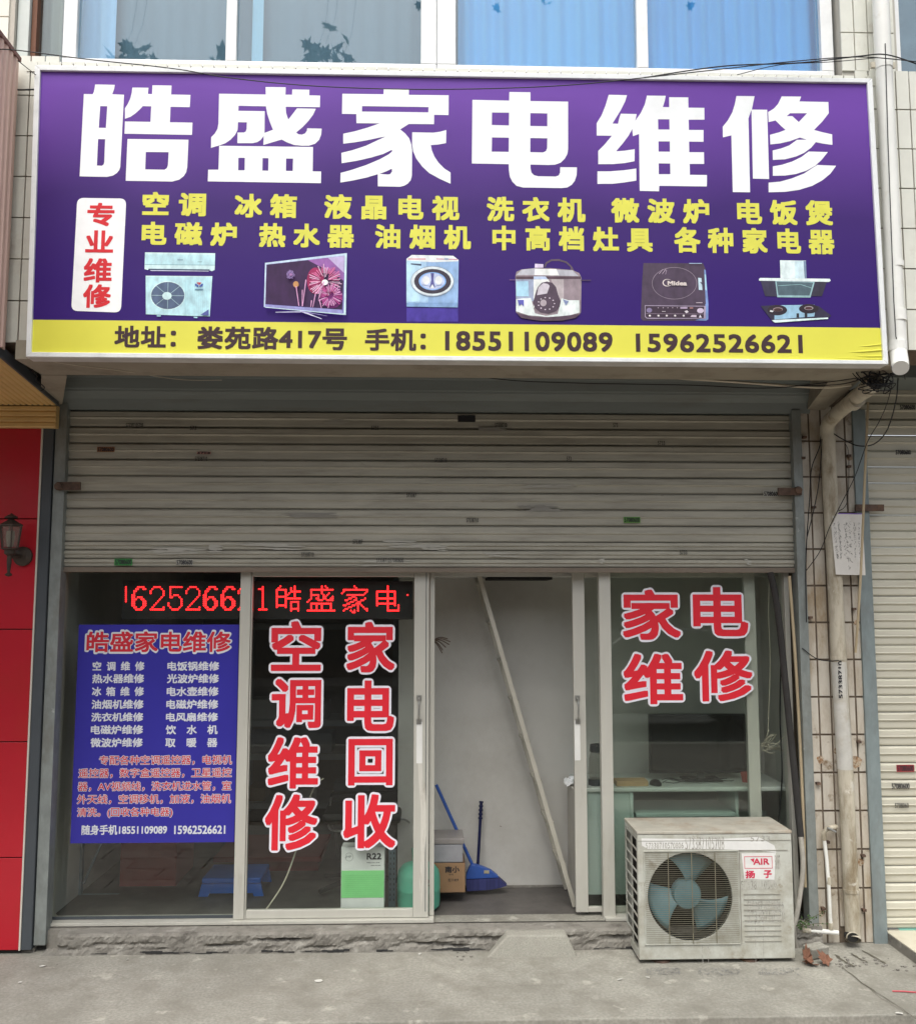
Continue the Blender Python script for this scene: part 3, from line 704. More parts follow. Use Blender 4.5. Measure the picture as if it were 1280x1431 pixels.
for i, (t, b) in enumerate(ys):
    k = i / 6 * 3
    putpx(wt, L[i], 129.5 - k, 202 - k * .8, t, b, yt, r=.0013); putpx(wt, Rr[i], 234 - k, 306.5 - k * .9, t, b, yt, r=.0013)
putpx(wt, '随身手机18551109089', 114, 233.5, 1153, 1167, yt, r=.0012); putpx(wt, '15962526621', 243.5, 315, 1154, 1166, yt, r=.0013)
wt.build('lettering', flat('white_print', (.72, .74, .78)), po, recalc=False)
for s_, l, r, t, b in (('专配各种空调遥控器，电视机', 139, 324, 1056, 1069), ('遥控器，数字盒遥控器，卫星遥控', 110, 323.5, 1074, 1087), ('器，AV视频线，洗衣机进水管，室', 109, 323, 1092.5, 1105.5),
                       ('外天线，空调移机，加液，油烟机', 108, 322.5, 1110.5, 1123.5), ('清洗。(回收各种电器)', 108, 241, 1129, 1143)):
    putpx(ol, s_, l - .8, r + .8, t - .8, b + .8, yt, r=.0026, k=8, sq=False); putpx(rd, s_, l, r, t, b, yt - .0005, r=.0004)
putpx(ol, '皓盛家电维修', 118.5, 325, 879.5, 914.5, yt, r=.0075, k=14, sq=False); putpx(rd, '皓盛家电维修', 121, 322.5, 882.5, 911.5, yt - .0008, r=.0026)
ol.build('lettering_outline', flat('white_print_outline', (.72, .74, .78)), po, recalc=False); rd.build('lettering', flat('red_print', (.62, .03, .05)), po, recalc=False)

# ================================================================== LED sign
YL = .17
led_ = thing('led_sign', 'running red LED text display behind the two left panes', 'led sign', (UX(375, 837, YL), YL, UZ(375, 868, YL)))
x0, x1 = UX(170, 837, YL), UX(577, 837, YL); z0, z1 = UZ(375, 866, YL), UZ(375, 812, YL)
MB().box(x0, x1, YL, YL + .06, z0, z1).build('housing', mat('led_housing', (.012, .011, .011), .5), led_, bevel=.004)
BM = {'6': "...####. ..##..## .##..... .#...... ##...... ##.###.. ###..##. ##....## ##....## ##....## .##..##. ..####..",
 '2': "..####.. .#....#. #......# #......# .......# ......#. .....#.. ....#... ...#.... ..#..... .#.....# ########",
 '5': ".####### .#...... .#...... .#...... .#.###.. .##...#. .......# .......# #......# #......# .#....#. ..####..",
 '1': "...#.... .###.... ...#.... ...#.... ...#.... ...#.... ...#.... ...#.... ...#.... ...#.... ...#.... .#####..",
 '9': "#....... #....... #....... #....... #....... #....... #....... #....... ........ ........ ........ ........",
 '皓': "...#.......#.... ..#......#.#.... .######..#.#.... .#....#..######. .#....#.#..#.... .#....##...#.... .######....#.... .#....#########. .#....#......... .#....#..#####.. .#....#..#...#.. .######..#...#.. .#....#..#...#.. .........#####.. .........#...#.. ................",
 '盛': "........#.#..... ........#..#.... ..#############. ..#.....#....... ..#.....#...#... ..#####..#.#.... ..#...#..##...#. ..#..##..##..##. .#....###..####. #............... ..############.. ..#..#..#....#.. ..#..#..#....#.. ..#..#..#....#.. ################ ................",
 '家': ".......#........ ........#....... .##############. .#............#. #............#.. ...##########... ......##........ ....##..#....#.. ..##...##..##... .....##..##..... ...##...###..... .##...##.#.#.... ....##...#..#... ..##.....#...##. .#...#.#.#....#. ......##........",
 '电': ".......#........ .......#........ .......#........ .###########.... .#.....#...#.... .#.....#...#.... .#.....#...#.... .###########.... .#.....#...#.... .#.....#...#.... .###########.... .#.....#...#.#.. .......#.....#.. .......#.....#.. .......#######.. ................"}
px0 = 176.0; dp = 2.49; m = MB(); dot = UX(400, 837, YL) - UX(397.51, 837, YL)
rr_ = dot * .5
def led_dot(px, py):
    p = U(px, py, YL - .0015); n = 6
    m.add([(p.x, p.y - .0015, p.z)] + [(p.x + rr_ * math.cos(6.283 * i / n), p.y, p.z + rr_ * math.sin(6.283 * i / n)) for i in range(n)], [(0, i + 1, (i + 1) % n + 1) for i in range(n)])
seq = [('9', 176), ('6', 185), ('2', 210.5), ('5', 235.5), ('2', 260.5), ('6', 285), ('6', 309.5), ('2', 333.5), ('1', 359.5), ('皓', 384.5), ('盛', 430), ('家', 478), ('电', 524.5)]
for ch, x in seq:
    rows = BM[ch].split(); top = 819.5 if len(rows) > 12 else 820.5
    sx_ = dp if len(rows) > 12 else 2.6; sy_ = 2.42 if len(rows) > 12 else 2.85
    for j, rw in enumerate(rows):
        for i, c in enumerate(rw):
            if c == '#': led_dot(x + i * sx_, top + j * sy_)
led_dot(569.5, 831.5)
em, nt, b = new_mat('red_led'); b.inputs['Emission Color'].default_value = (1, .012, .014, 1); b.inputs['Emission Strength'].default_value = 3.6; b.inputs['Base Color'].default_value = (.4, .02, .02, 1)
m.build('led_dots', em, led_, recalc=False)

# ================================================================== the sign box
YS_ = -.85
sg = thing('shop_sign', 'long purple and yellow lightbox sign with big white characters over the shutter', 'shop sign', (0, YS_ + .05, UZ(640, 505, YS_)))
o_ = quadpx([(36.5, 498.6), (1241, 509), (1218.5, 109.5), (49, 90.5)], YS_)
i_ = quadpx([(43.5, 492), (1234, 503.5), (1211.5, 115.5), (56.5, 98)], YS_)
MB().prism([o_], YS_ + .012, YS_ + .075).build('box', mat('sign_side', (.6, .6, .58), .5), sg)
FRM = mat('sign_edge_trim', (.78, .8, .8), .3, var=.05, scale=6, dirt=(.6, .62, .62), dscale=7)
for a in range(4):
    b = (a + 1) % 4
    MB().prism([[o_[a], o_[b], i_[b], i_[a]]], YS_ - .004, YS_ + .0115).build('edge_trim', FRM, sg, bevel=.002)
# printed face
fm, nt, b = new_mat('purple_print')
g = nt.nodes.new('ShaderNodeNewGeometry'); sp = nt.nodes.new('ShaderNodeSeparateXYZ'); nt.links.new(g.outputs['Position'], sp.inputs[0])
mr = nt.nodes.new('ShaderNodeMapRange'); mr.inputs[1].default_value = 2.95; mr.inputs[2].default_value = 3.9
nt.links.new(sp.outputs[2], mr.inputs[0])
wv = nt.nodes.new('ShaderNodeMath'); wv.operation = 'MULTIPLY_ADD'; wv.inputs[1].default_value = .55; wv.inputs[2].default_value = -.27
nt.links.new(noise(nt, pos(nt, (.8, 1, .25)), 1.1, 2), wv.inputs[0])
ad = nt.nodes.new('ShaderNodeMath'); nt.links.new(mr.outputs[0], ad.inputs[0]); nt.links.new(wv.outputs[0], ad.inputs[1])
cr = nt.nodes.new('ShaderNodeValToRGB'); e = cr.color_ramp.elements
e[0].position = .05; e[0].color = (.032, .008, .15, 1); e[1].position = .95; e[1].color = (.15, .052, .36, 1)
e2 = cr.color_ramp.elements.new(.45); e2.color = (.045, .015, .15, 1)
nt.links.new(ad.outputs[0], cr.inputs[0]); nt.links.new(cr.outputs[0], b.inputs['Base Color'])
b.inputs['Roughness'].default_value = .45; b.inputs['Specular IOR Level'].default_value = .22
bump(nt, b, noise(nt, pos(nt, (.5, 1, 1)), 3, 2), .01, .35)
YFc = YS_ + .0085
yb0, yb1 = U(43, 447, YFc), U(1236, 458, YFc)
I = [(x, z) for x, z in i_]
band_l = (I[0][0] + (I[3][0] - I[0][0]) * (447 - 492) / (98 - 492), UZ(46, 446.5, YFc)); band_r = (I[1][0] + (I[2][0] - I[1][0]) * (458 - 503.5) / (115.5 - 503.5), UZ(1231, 458, YFc))
MB().prism([[band_l, band_r, I[2], I[3]]], YFc, YFc + .003).build('printed_face', fm, sg)
YEL = mat('yellow_print', (.72, .69, .07), .4, var=.04, scale=3)
yo = MB().prism([[I[0], I[1], band_r, band_l]], YFc - .0002, YFc + .003).build('yellow_band', YEL, sg)
# creases of the banner at the lower right corner
m = MB()
for (a, b, c, d, e_) in ((1180, 492, 1232, 489, .004), (1190, 497, 1233, 497.5, .003), (1195, 484, 1232, 481, .003), (1150, 499, 1232, 501.5, .002)):
    p, q = U(a, b, YFc), U(c, d, YFc); m.tube([(p.x, YFc + .001, p.z), ((p.x + q.x) / 2, YFc - .001, (p.z + q.z) / 2 - .002), (q.x, YFc - .0005, q.z)], [.0005, e_ * .8, e_], 8)
m.build('crease', YEL, sg, smooth=True)
WHP = flat('white_print_big', (.9, .92, .93), .4)
def poly(mb, off, loops, sc=7.111, Y=None):
    Y = Y or YFc - .0008
    mb.sheet([[(lambda p: (p.x, p.z))(U(off[0] + a / sc, off[1] + b / sc, Y)) for a, b in lp] for lp in loops], Y)
GL = [
((100, 105), [[(235,88),(430,92),(424,130),(405,185),(522,190),(485,905),(475,940),(450,970),(410,995),(350,1008),(80,1002),(122,183),(210,185),(222,160),(230,120)],
  [(285,304),(355,305),(341,520),(271,519)],[(264,632),(334,633),(325,860),(318,885),(300,897),(252,894)]]),
((100, 105), [[(605,119),(765,121),(758,182),(800,184),(804,96),(994,99),(990,188),(1182,192),(1175,314),(984,311),(977,464),(1202,468),(1197,590),(526,578),(531,456),(784,460),(792,306),(708,304),(680,335),(640,372),(590,408),(531,430),(531,325),(560,280),(585,225),(598,170)]]),
((100, 105), [[(556,630),(1162,638),(1150,910),(1140,960),(1115,1000),(1070,1035),(1000,1054),(538,1046)],[(738,760),(965,762),(958,890),(948,920),(925,936),(732,933)]]),
((280, 105), [[(186,180),(650,188),(648,114),(848,116),(846,190),(912,190),(914,138),(1084,141),(1082,196),(1190,199),(1188,314),(848,310),(852,370),(874,438),(960,326),(1148,330),(1120,390),(1075,450),(1020,510),(952,566),(975,583),(1010,587),(1040,575),(1058,550),(1062,524),(1206,528),(1200,590),(1180,640),(1140,678),(1080,697),(1010,698),(930,690),(860,664),(808,636),(626,690),(630,600),(600,640),(565,662),(520,672),(368,672),(370,566),(435,566),(452,555),(460,530),(462,465),(374,464),(370,540),(345,590),(300,638),(250,672),(190,694),(106,718),(108,612),(145,575),(170,530),(180,480)],
  [(380,300),(652,306),(665,380),(690,460),(722,538),(638,570),(640,354),(378,350)]]),
((280, 105), [[(188,698),(1120,710),(1116,952),(1200,954),(1198,1070),(74,1052),(78,936),(180,936)],[(378,818),(442,818),(440,942),(376,942)],[(619,821),(677,822),(675,946),(616,945)],[(852,825),(922,826),(918,949),(850,948)]]),
((465, 110), [[(96,145),(505,150),(507,97),(757,101),(756,156),(1152,160),(1150,357),(1008,355),(1006,448),(756,446),(670,500),(720,540),(760,590),(780,650),(788,700),(786,960),(775,1005),(745,1040),(710,1060),(670,1070),(448,1066),(448,945),(330,980),(200,1008),(76,1028),(78,932),(180,905),(330,855),(470,795),(560,745),(590,718),(588,702),(500,745),(380,780),(240,812),(88,836),(86,733),(200,705),(330,662),(450,605),(528,570),(470,580),(340,608),(220,628),(104,642),(105,542),(220,518),(350,480),(465,440),(236,438),(234,347),(92,345)],
  [(292,268),(952,278),(950,330),(290,322)],[(588,890),(589,920),(570,945),(545,948),(465,942),(530,918)]]),
((465, 110), [[(790,528),(1000,532),(1060,524),(1128,506),(1126,636),(1050,650),(975,656),(985,710),(1010,770),(1050,830),(1110,890),(1170,928),(1170,1040),(1060,990),(960,935),(890,870),(830,790),(800,720),(789,650)]]),
((645, 115), [[(108,170),(473,178),(475,92),(684,94),(684,182),(1058,188),(1058,660),(1050,710),(1025,755),(985,795),(930,815),(860,818),(684,814),(684,850),(695,895),(720,920),(760,930),(935,933),(965,922),(978,895),(980,840),(1146,842),(1142,920),(1125,975),(1095,1015),(1050,1042),(990,1048),(610,1042),(545,1025),(505,985),(480,935),(470,870),(468,810),(102,803)],
  [(302,296),(472,298),(470,425),(300,420)],[(683,302),(852,305),(852,433),(682,430)],[(302,544),(470,547),(468,688),(299,685)],[(683,550),(852,553),(850,650),(838,680),(810,693),(682,690)]]),
((825, 120), [[(182,84),(364,88),(345,150),(300,240),(220,370),(274,372),(285,320),(302,272),(460,276),(446,342),(500,265),(540,180),(562,92),(748,94),(740,140),(720,206),(782,207),(782,108),(972,110),(974,212),(1132,214),(1133,332),(976,332),(978,434),(1124,435),(1124,552),(980,550),(982,655),(1128,656),(1130,772),(986,772),(988,880),(1158,882),(1156,996),(684,990),(682,1044),(490,1040),(483,474),(422,496),(416,424),(380,490),(320,570),(255,646),(340,640),(440,625),(438,745),(340,764),(220,774),(78,774),(78,642),(140,580),(212,492),(62,490),(62,366),(110,290),(150,190)],
  [(672,328),(784,328),(786,430),(674,429)],[(676,548),(789,548),(790,650),(677,649)],[(678,767),(792,768),(794,874),(679,874)]]),
((825, 120), [[(70,846),(200,845),(330,835),(455,818),(456,938),(340,956),(220,970),(70,970)]]),
((1000, 120), [[(206,96),(387,98),(360,230),(348,255),(326,320),(342,1054),(170,1052),(156,488),(72,508),(70,402),(120,340),(165,260),(192,170)]]),
((1000, 120), [[(356,231),(512,233),(531,922),(370,918)]]),
((1000, 120), [[(656,100),(850,102),(832,150),(1120,156),(1124,268),(1060,350),(978,434),(1060,456),(1158,478),(1160,582),(1080,572),(995,556),(950,610),(880,662),(800,698),(690,726),(568,732),(566,638),(650,618),(730,588),(808,532),(905,531),(870,520),(836,510),(740,545),(640,568),(543,578),(540,482),(630,458),(694,433),(650,395),(595,340),(526,356),(522,256),(580,220),(620,175)],
  [(740,268),(908,268),(826,355),(762,296),(706,297)]]),
((1000, 120), [[(925,648),(1115,654),(1050,735),(990,790),(900,840),(800,872),(690,888),(568,890),(568,796),(660,780),(760,748),(850,704)]]),
((1000, 120), [[(1010,782),(1197,790),(1140,870),(1060,935),(960,990),(830,1030),(690,1050),(526,1054),(526,958),(640,948),(760,915),(880,866),(950,820)]]),
]
for of_ in sorted({g[0] for g in GL}):
    m = MB()
    for off, loops in GL:
        if off == of_: poly(m, off, loops)
    m.build('character', WHP, sg, recalc=False)
YT = YFc - .0008; YLm = flat('yellow_letters', (.72, .70, .1), .4); BRm = flat('brown_letters', (.055, .03, .035), .5)
for s_, l, r, t, b in (('空调', 199, 288, 268, 301.5), ('冰箱', 328, 415, 270.5, 304), ('液晶电视', 453, 642, 272, 306.5), ('洗衣机', 680, 818, 275, 309.5), ('微波炉', 854, 991, 277, 311.5), ('电饭煲', 1030, 1163.5, 279, 314),
                       ('电磁炉', 198, 331, 310, 343), ('热水器', 362, 495, 312, 345.5), ('油烟机', 524, 658, 313.5, 347.5), ('中高档灶具', 688, 912, 316, 350.5), ('各种家电器', 942, 1166, 318, 354)):
    m = MB(); putpx(m, s_, l, r, t, b, YT, r=.0043, gap=.3); m.build('lettering', YLm, sg, recalc=False)
for s_, l, r, t, b in (('地址：', 160, 246, 455, 485.5), ('娄苑路417号', 276, 485, 456.5, 488.5), ('手机：', 510, 595, 459, 490), ('18551109089', 622, 856, 463, 490.5), ('15962526621', 888.5, 1121.5, 466.5, 492.5)):
    m = MB(); putpx(m, s_, l, r, t, b, YFc - .0012, r=.0031, gap=.03 if s_[0] in '地娄手' else .04); m.build('lettering', BRm, sg, recalc=False)
# white tablet with red characters
def rrect(pts, r=.25, n=5):
    out = []
    k = len(pts)
    for i in range(k):
        p, a, c = Vector(pts[i]), Vector(pts[i - 1]), Vector(pts[(i + 1) % k])
        u = (a - p).normalized() * r; v = (c - p).normalized() * r
        for j in range(n + 1):
            t = j / n; q = p + u * (1 - t) ** 2 + v * t ** 2; out.append((q.x, q.y))
    return out
tb = rrect([(108, 276), (176.5, 277), (169, 436.5), (99.5, 434)], 9)
MB().sheet([quadpx(tb, YT)], YT).build('tablet', WHP, sg, recalc=False)
m = MB()
for s_, l, r, t, b in (('专', 122, 160, 283, 315.5), ('业', 119.5, 158.5, 321.5, 352.5), ('维', 117, 156.5, 360.5, 394.5), ('修', 116, 155, 397, 430)): putpx(m, s_, l, r, t, b, YT - .0006, r=.0032)
m.build('lettering', flat('red_letters', (.66, .03, .04), .4), sg, recalc=False)
# printed pictures of appliances
_pc = {}
def pm(c):
    if c not in _pc: _pc[c] = mat('picture_ink', c, .4, var=.22, scale=34, stretch=(1, 1, .6), spec=.3)
    return _pc[c]
class Pic:
    def __init__(s, name, off, sc): s.name, s.off, s.sc, s.k, s.l = name, off, sc, 0, []
    def p(s, pts, c):
        s.k += 1; y = YFc - .0006 - s.k * .00012
        s.l.append((c, [(lambda q: (q.x, q.z))(U(s.off[0] + a / s.sc, s.off[1] + b / s.sc, y)) for a, b in pts], y)); return s
    def r(s, a, b, c_, d, col): return s.p([(a, b), (c_, b), (c_, d), (a, d)], col)
    def e(s, cx, cy, rx, ry, col, n=28): return s.p([(cx + rx * math.cos(6.283 * i / n), cy + ry * math.sin(6.283 * i / n)) for i in range(n)], col)
    def ln(s, a, b, w, col, w2=None):
        a, b = Vector(a), Vector(b); n = (b - a).normalized(); n = Vector((-n.y, n.x)); w2 = w if w2 is None else w2
        return s.p([a + n * w / 2, b + n * w2 / 2, b - n * w2 / 2, a - n * w / 2], col)
    def done(s):
        me = MB(); cols = []; idx = []
        for c, pts, y in s.l:
            n0 = len(me.f); me.sheet([pts], y)
            if c not in cols: cols.append(c)
            idx += [cols.index(c)] * (len(me.f) - n0)
        ob = me.build(s.name, None, sg, recalc=False)
        for c in cols: ob.data.materials.append(pm(c))
        ob.data.polygons.foreach_set('material_index', idx)
CY, CY2, CY3 = (.5, .76, .84), (.36, .63, .72), (.62, .84, .9)
P_ = Pic('printed_air_conditioner', (190, 340), 10.667)
P_.p([(135, 130), (1182, 143), (1174, 395), (1130, 412), (1095, 398), (190, 375), (180, 395), (128, 380)], CY3).p([(135, 160), (1180, 170), (1176, 318), (133, 308)], CY).ln((133, 312), (1176, 322), 8, (.2, .4, .48))
P_.p([(190, 375), (1100, 385), (1090, 405), (205, 392)], (.03, .07, .12)).p([(205, 394), (1090, 406), (1080, 416), (230, 408)], (.6, .6, .8)).r(620, 235, 700, 250, (.25, .4, .5)).r(920, 265, 985, 278, (.3, .5, .55))
P_.p([(145, 478), (1140, 486), (1100, 1088), (148, 1055)], CY).p([(145, 478), (1140, 486), (1138, 500), (147, 492)], CY3).e(475, 775, 262, 215, CY3).e(475, 775, 248, 203, (.09, .13, .22))
for a in range(8):
    t = a * .7854 + .02; P_.ln((475, 775), (475 + 245 * math.cos(t), 775 + 200 * math.sin(t)), 8, (.35, .5, .55))
P_.e(463, 780, 70, 58, CY3).p([(900, 578), (980, 580), (942, 622)], (.6, .05, .08)).p([(878, 600), (900, 598), (935, 630), (925, 650), (890, 635)], (.05, .08, .4)).p([(1003, 600), (985, 598), (948, 630), (950, 650), (990, 640)], (.05, .08, .4))
P_.r(878, 672, 1005, 688, (.2, .35, .5)).ln((740, 560), (735, 1060), 5, CY2)
for i in range(10): P_.ln((780 + i * 32, 500 + i), (775 + i * 31, 1060 + i * 2), 3, CY2)
P_.r(878, 672, 1005, 686, (.2, .35, .5)).p([(1085, 980), (1085, 1072), (960, 1064)], (.1, .12, .35)).p([(310, 1065), (372, 1068), (370, 1090), (312, 1088)], CY2).p([(860, 1090), (918, 1092), (915, 1112), (864, 1110)], CY2); P_.done()
P_ = Pic('printed_television', (360, 345), 9.143)
P_.p([(95, 200), (1142, 75), (1130, 865), (80, 765)], (.55, .68, .85)).p([(112, 222), (1118, 108), (1106, 845), (98, 740)], (.22, .2, .5)).p([(115, 225), (1112, 112), (1082, 800), (100, 728)], (.045, .015, .07))
P_.p([(640, 165), (1112, 112), (1100, 430), (900, 300)], (.3, .12, .38)).p([(900, 135), (1112, 112), (1104, 330)], (.55, .45, .72)).e(740, 430, 110, 170, (.32, .02, .1)).e(950, 640, 140, 140, (.2, .02, .18))
rnd = random.Random(3)
for cx, cy, R_, cs, n in ((860, 430, 215, ((.75, .2, .4), (.8, .5, .7), (.6, .12, .3)), 60), (930, 620, 165, ((.6, .1, .35), (.65, .3, .55)), 40), (420, 350, 60, ((.3, .2, .45),), 18)):
    for i in range(n):
        t = 6.283 * i / n + rnd.uniform(-.05, .05); r0, r1 = R_ * rnd.uniform(.2, .5), R_ * rnd.uniform(.75, 1.02)
        P_.ln((cx + r0 * math.cos(t), cy + r0 * math.sin(t)), (min(1080, cx + r1 * math.cos(t)), cy + r1 * math.sin(t)), 7, rnd.choice(cs), 11)
P_.e(860, 450, 40, 36, (.9, .8, .85)).e(425, 350, 22, 16, (.4, .2, .45)).e(490, 475, 36, 40, (.5, .25, .1))
for a, b, c_, d in ((492, 500, 528, 750), (618, 415, 575, 755), (572, 545, 570, 755), (850, 440, 770, 600), (745, 570, 705, 770), (815, 560, 780, 660), (790, 670, 815, 780), (920, 690, 900, 780), (690, 680, 680, 765)):
    P_.ln((a, b), (c_, d), 14, (.7, .35, .6), 9)
P_.p([(98, 735), (1082, 802), (1084, 850), (94, 765)], (.3, .3, .6)).ln((94, 768), (1128, 864), 8, (.6, .8, .85)).ln((1125, 90), (1112, 850), 22, (.6, .8, .88)).ln((230, 832), (550, 826), 10, (.5, .5, .7), 16).ln((550, 815), (820, 918), 22, (.6, .6, .75), 8).ln((560, 820), (890, 880), 12, (.35, .3, .6), 4); P_.done()
P_ = Pic('printed_washing_machine', (555, 350), 12.8)
P_.r(168, 1015, 1090, 1270, (.06, .035, .3)).p([(165, 150), (1100, 165), (1085, 1015), (168, 1000)], (.42, .62, .84)).p([(520, 160), (1100, 165), (1085, 1015), (560, 1010)], (.3, .47, .74)).p([(165, 150), (420, 152), (400, 1005), (168, 1000)], (.48, .7, .88)).p([(262, 75), (1000, 90), (1100, 165), (1090, 190), (640, 205), (170, 175), (170, 140)], (.8, .86, .88))
P_.p([(195, 138), (510, 138), (510, 160), (195, 158)], (.7, .3, .35)).p([(700, 138), (1080, 148), (1080, 164), (700, 155)], (.6, .25, .35)).p([(245, 225), (432, 235), (430, 268), (245, 245)], (.06, .08, .14)).e(880, 148, 45, 16, (.3, .35, .5))
P_.e(632, 550, 390, 278, (.25, .33, .45)).e(630, 545, 378, 262, (.72, .8, .86)).e(634, 548, 330, 222, (.05, .04, .06)).e(630, 545, 245, 162, (.25, .45, .85)).e(632, 545, 215, 145, (.55, .62, .85))
P_.p([(600, 400), (660, 400), (650, 520), (680, 660), (580, 660), (612, 520)], (.1, .1, .3)).ln((450, 610), (610, 640), 12, (.2, .25, .45)).ln((650, 640), (800, 610), 12, (.2, .25, .45)).e(520, 530, 65, 75, (.8, .84, .88)).e(740, 530, 65, 75, (.8, .84, .88)).p([(590, 665), (630, 600), (665, 665)], (.8, .85, .9))
P_.ln((168, 915), (1086, 925), 7, (.25, .4, .6)).p([(168, 930), (1086, 938), (1085, 1015), (168, 1000)], (.22, .36, .6)); P_.done()
P_ = Pic('printed_rice_cooker', (710, 355), 10.667)
P_.p([(530, 190), (560, 120), (640, 75), (760, 70), (880, 110), (960, 190), (985, 250), (930, 240), (930, 190), (860, 130), (760, 100), (650, 100), (580, 140), (560, 190)], (.1, .07, .1)).p([(400, 140), (525, 148), (525, 200), (395, 200)], (.7, .6, .8))
P_.p([(110, 320), (125, 260), (200, 225), (400, 205), (620, 205), (960, 235), (1060, 280), (1095, 350), (1085, 870), (1000, 950), (800, 990), (500, 995), (250, 960), (120, 870)], (.3, .24, .27)).p([(120, 310), (200, 230), (400, 210), (960, 240), (1050, 325), (760, 318), (380, 310)], (.5, .5, .56))
P_.p([(400, 215), (720, 220), (760, 315), (390, 310)], (.85, .88, .86)).r(115, 330, 1085, 368, (.1, .06, .08)).p([(380, 330), (560, 330), (590, 372), (380, 372)], (.5, .6, .8)).p([(115, 375), (380, 375), (380, 700), (120, 700)], (.35, .4, .55)).p([(380, 375), (600, 372), (700, 600), (380, 800)], (.86, .9, .88)).p([(640, 372), (830, 372), (830, 690), (760, 690)], (.5, .44, .46))
P_.p([(120, 405), (300, 400), (310, 628), (118, 625)], (.42, .68, .88)).p([(118, 670), (200, 660), (340, 650), (400, 880), (560, 920), (740, 890), (795, 655), (900, 685), (1060, 685), (1065, 870), (900, 915), (600, 935), (300, 910), (118, 850)], (.78, .88, .86))
P_.p([(440, 490), (500, 425), (580, 405), (660, 425), (715, 490), (745, 600), (785, 700), (770, 780), (720, 845), (600, 885), (480, 865), (400, 800), (370, 720), (390, 650), (415, 560)], (.09, .06, .09)).p([(450, 490), (520, 430), (590, 440), (620, 470), (580, 585), (430, 610)], (.6, .55, .62)).e(525, 725, 48, 50, (.45, .38, .42))
for i in range(11):
    t = i * .571; P_.e(570 + 120 * math.cos(t), 735 + 90 * math.sin(t), 11, 9, (.75, .65, .75), 8)
P_.p([(140, 680), (235, 680), (235, 780), (200, 740), (165, 770)], (.12, .12, .45)).p([(815, 670), (905, 700), (860, 760)], (.25, .3, .5)).p([(120, 870), (350, 930), (600, 945), (1080, 890), (1000, 950), (800, 990), (500, 995), (200, 950)], (.1, .06, .09)).r(1085, 380, 1235, 395, (.08, .05, .1)).r(20, 375, 110, 388, (.15, .08, .2)); P_.done()
P_ = Pic('printed_induction_cooker', (885, 355), 10.667)
P_.p([(150, 130), (1040, 135), (1075, 220), (1115, 720), (1118, 960), (1090, 990), (900, 990), (140, 990), (110, 950), (130, 400)], (.075, .05, .085)).p([(1055, 225), (1078, 235), (1118, 740), (1116, 970), (1085, 990), (920, 985), (1080, 940), (1070, 750), (1080, 740)], (.2, .3, .6)).p([(1060, 300), (1080, 300), (1095, 540), (1070, 530)], (.4, .65, .8))
n = 48
P_.e(612, 432, 336, 240, (.3, .24, .3), n).e(612, 432, 328, 233, (.075, .05, .085), n).e(505, 425, 70, 56, (.7, .62, .6), n).e(512, 422, 62, 47, (.075, .05, .085), n)
P_.ln((385, 290), (440, 225), 7, (.5, .4, .5)).ln((430, 295), (480, 225), 7, (.5, .4, .5)).ln((480, 300), (495, 230), 5, (.5, .4, .5)).p([(965, 350), (1015, 355), (1030, 535), (975, 530)], (.55, .7, .8)).p([(990, 410), (1050, 430), (1045, 480)], (.06, .05, .1))
P_.p([(170, 760), (1080, 770), (1075, 960), (200, 960), (172, 930)], (.4, .33, .45)).p([(180, 770), (1055, 780), (1050, 950), (205, 948), (182, 925)], (.05, .03, .05)).e(237, 835, 42, 35, (.25, .2, .35)).e(1000, 840, 50, 38, (.6, .5, .65)).ln((190, 885), (1050, 890), 4, (.4, .3, .4))
for i, x in enumerate((245, 375, 498, 622, 750)): P_.e(x, 915, 17, 15, (.75, .7, .72), 8)
for x in (370, 445, 515, 585, 655): P_.e(x, 797, 10, 9, (.35, .28, .35), 8)
P_.r(700, 785, 805, 812, (.45, .35, .5)).r(840, 790, 890, 812, (.4, .2, .2)).p([(850, 935), (870, 905), (940, 905), (940, 940)], (.6, .5, .6)).p([(975, 945), (995, 900), (1020, 945)], (.75, .7, .8)).p([(760, 850), (800, 835), (825, 860), (790, 880)], (.7, .65, .7)).r(428, 848, 480, 858, (.5, .45, .5)).r(935, 716, 1030, 728, (.5, .42, .5)).r(830, 130, 1020, 140, (.4, .55, .75)); P_.done()
m = MB(); a = (885 + 510 / 10.667, 885 + 797 / 10.667, 355 + 398 / 10.667, 355 + 466 / 10.667); putpx(m, 'Midea', a[0], a[1], a[2], a[3], YFc - .004, r=.0012, k=6); m.build('lettering', flat('pale_letters', (.7, .62, .6)), sg, recalc=False)
P_ = Pic('printed_cooker_hood', (1050, 355), 10.24)
P_.p([(408, 85), (780, 90), (790, 345), (415, 340)], (.72, .86, .88)).p([(745, 95), (780, 95), (790, 345), (760, 345)], (.2, .28, .4)).p([(620, 90), (745, 92), (755, 345), (630, 345)], (.6, .76, .82)).p([(130, 378), (340, 380), (370, 605), (195, 600)], (.045, .04, .075)).p([(905, 395), (1080, 395), (1010, 600), (850, 600)], (.04, .035, .06))
P_.p([(340, 380), (905, 395), (845, 620), (370, 615)], (.3, .48, .52)).p([(360, 392), (885, 405), (830, 590), (385, 585)], (.09, .14, .17)).ln((380, 450), (700, 430), 7, (.3, .5, .52)).ln((700, 430), (880, 490), 7, (.3, .5, .52)).p([(105, 355), (125, 338), (1120, 350), (1135, 375), (1115, 395), (110, 378)], (.75, .9, .9))
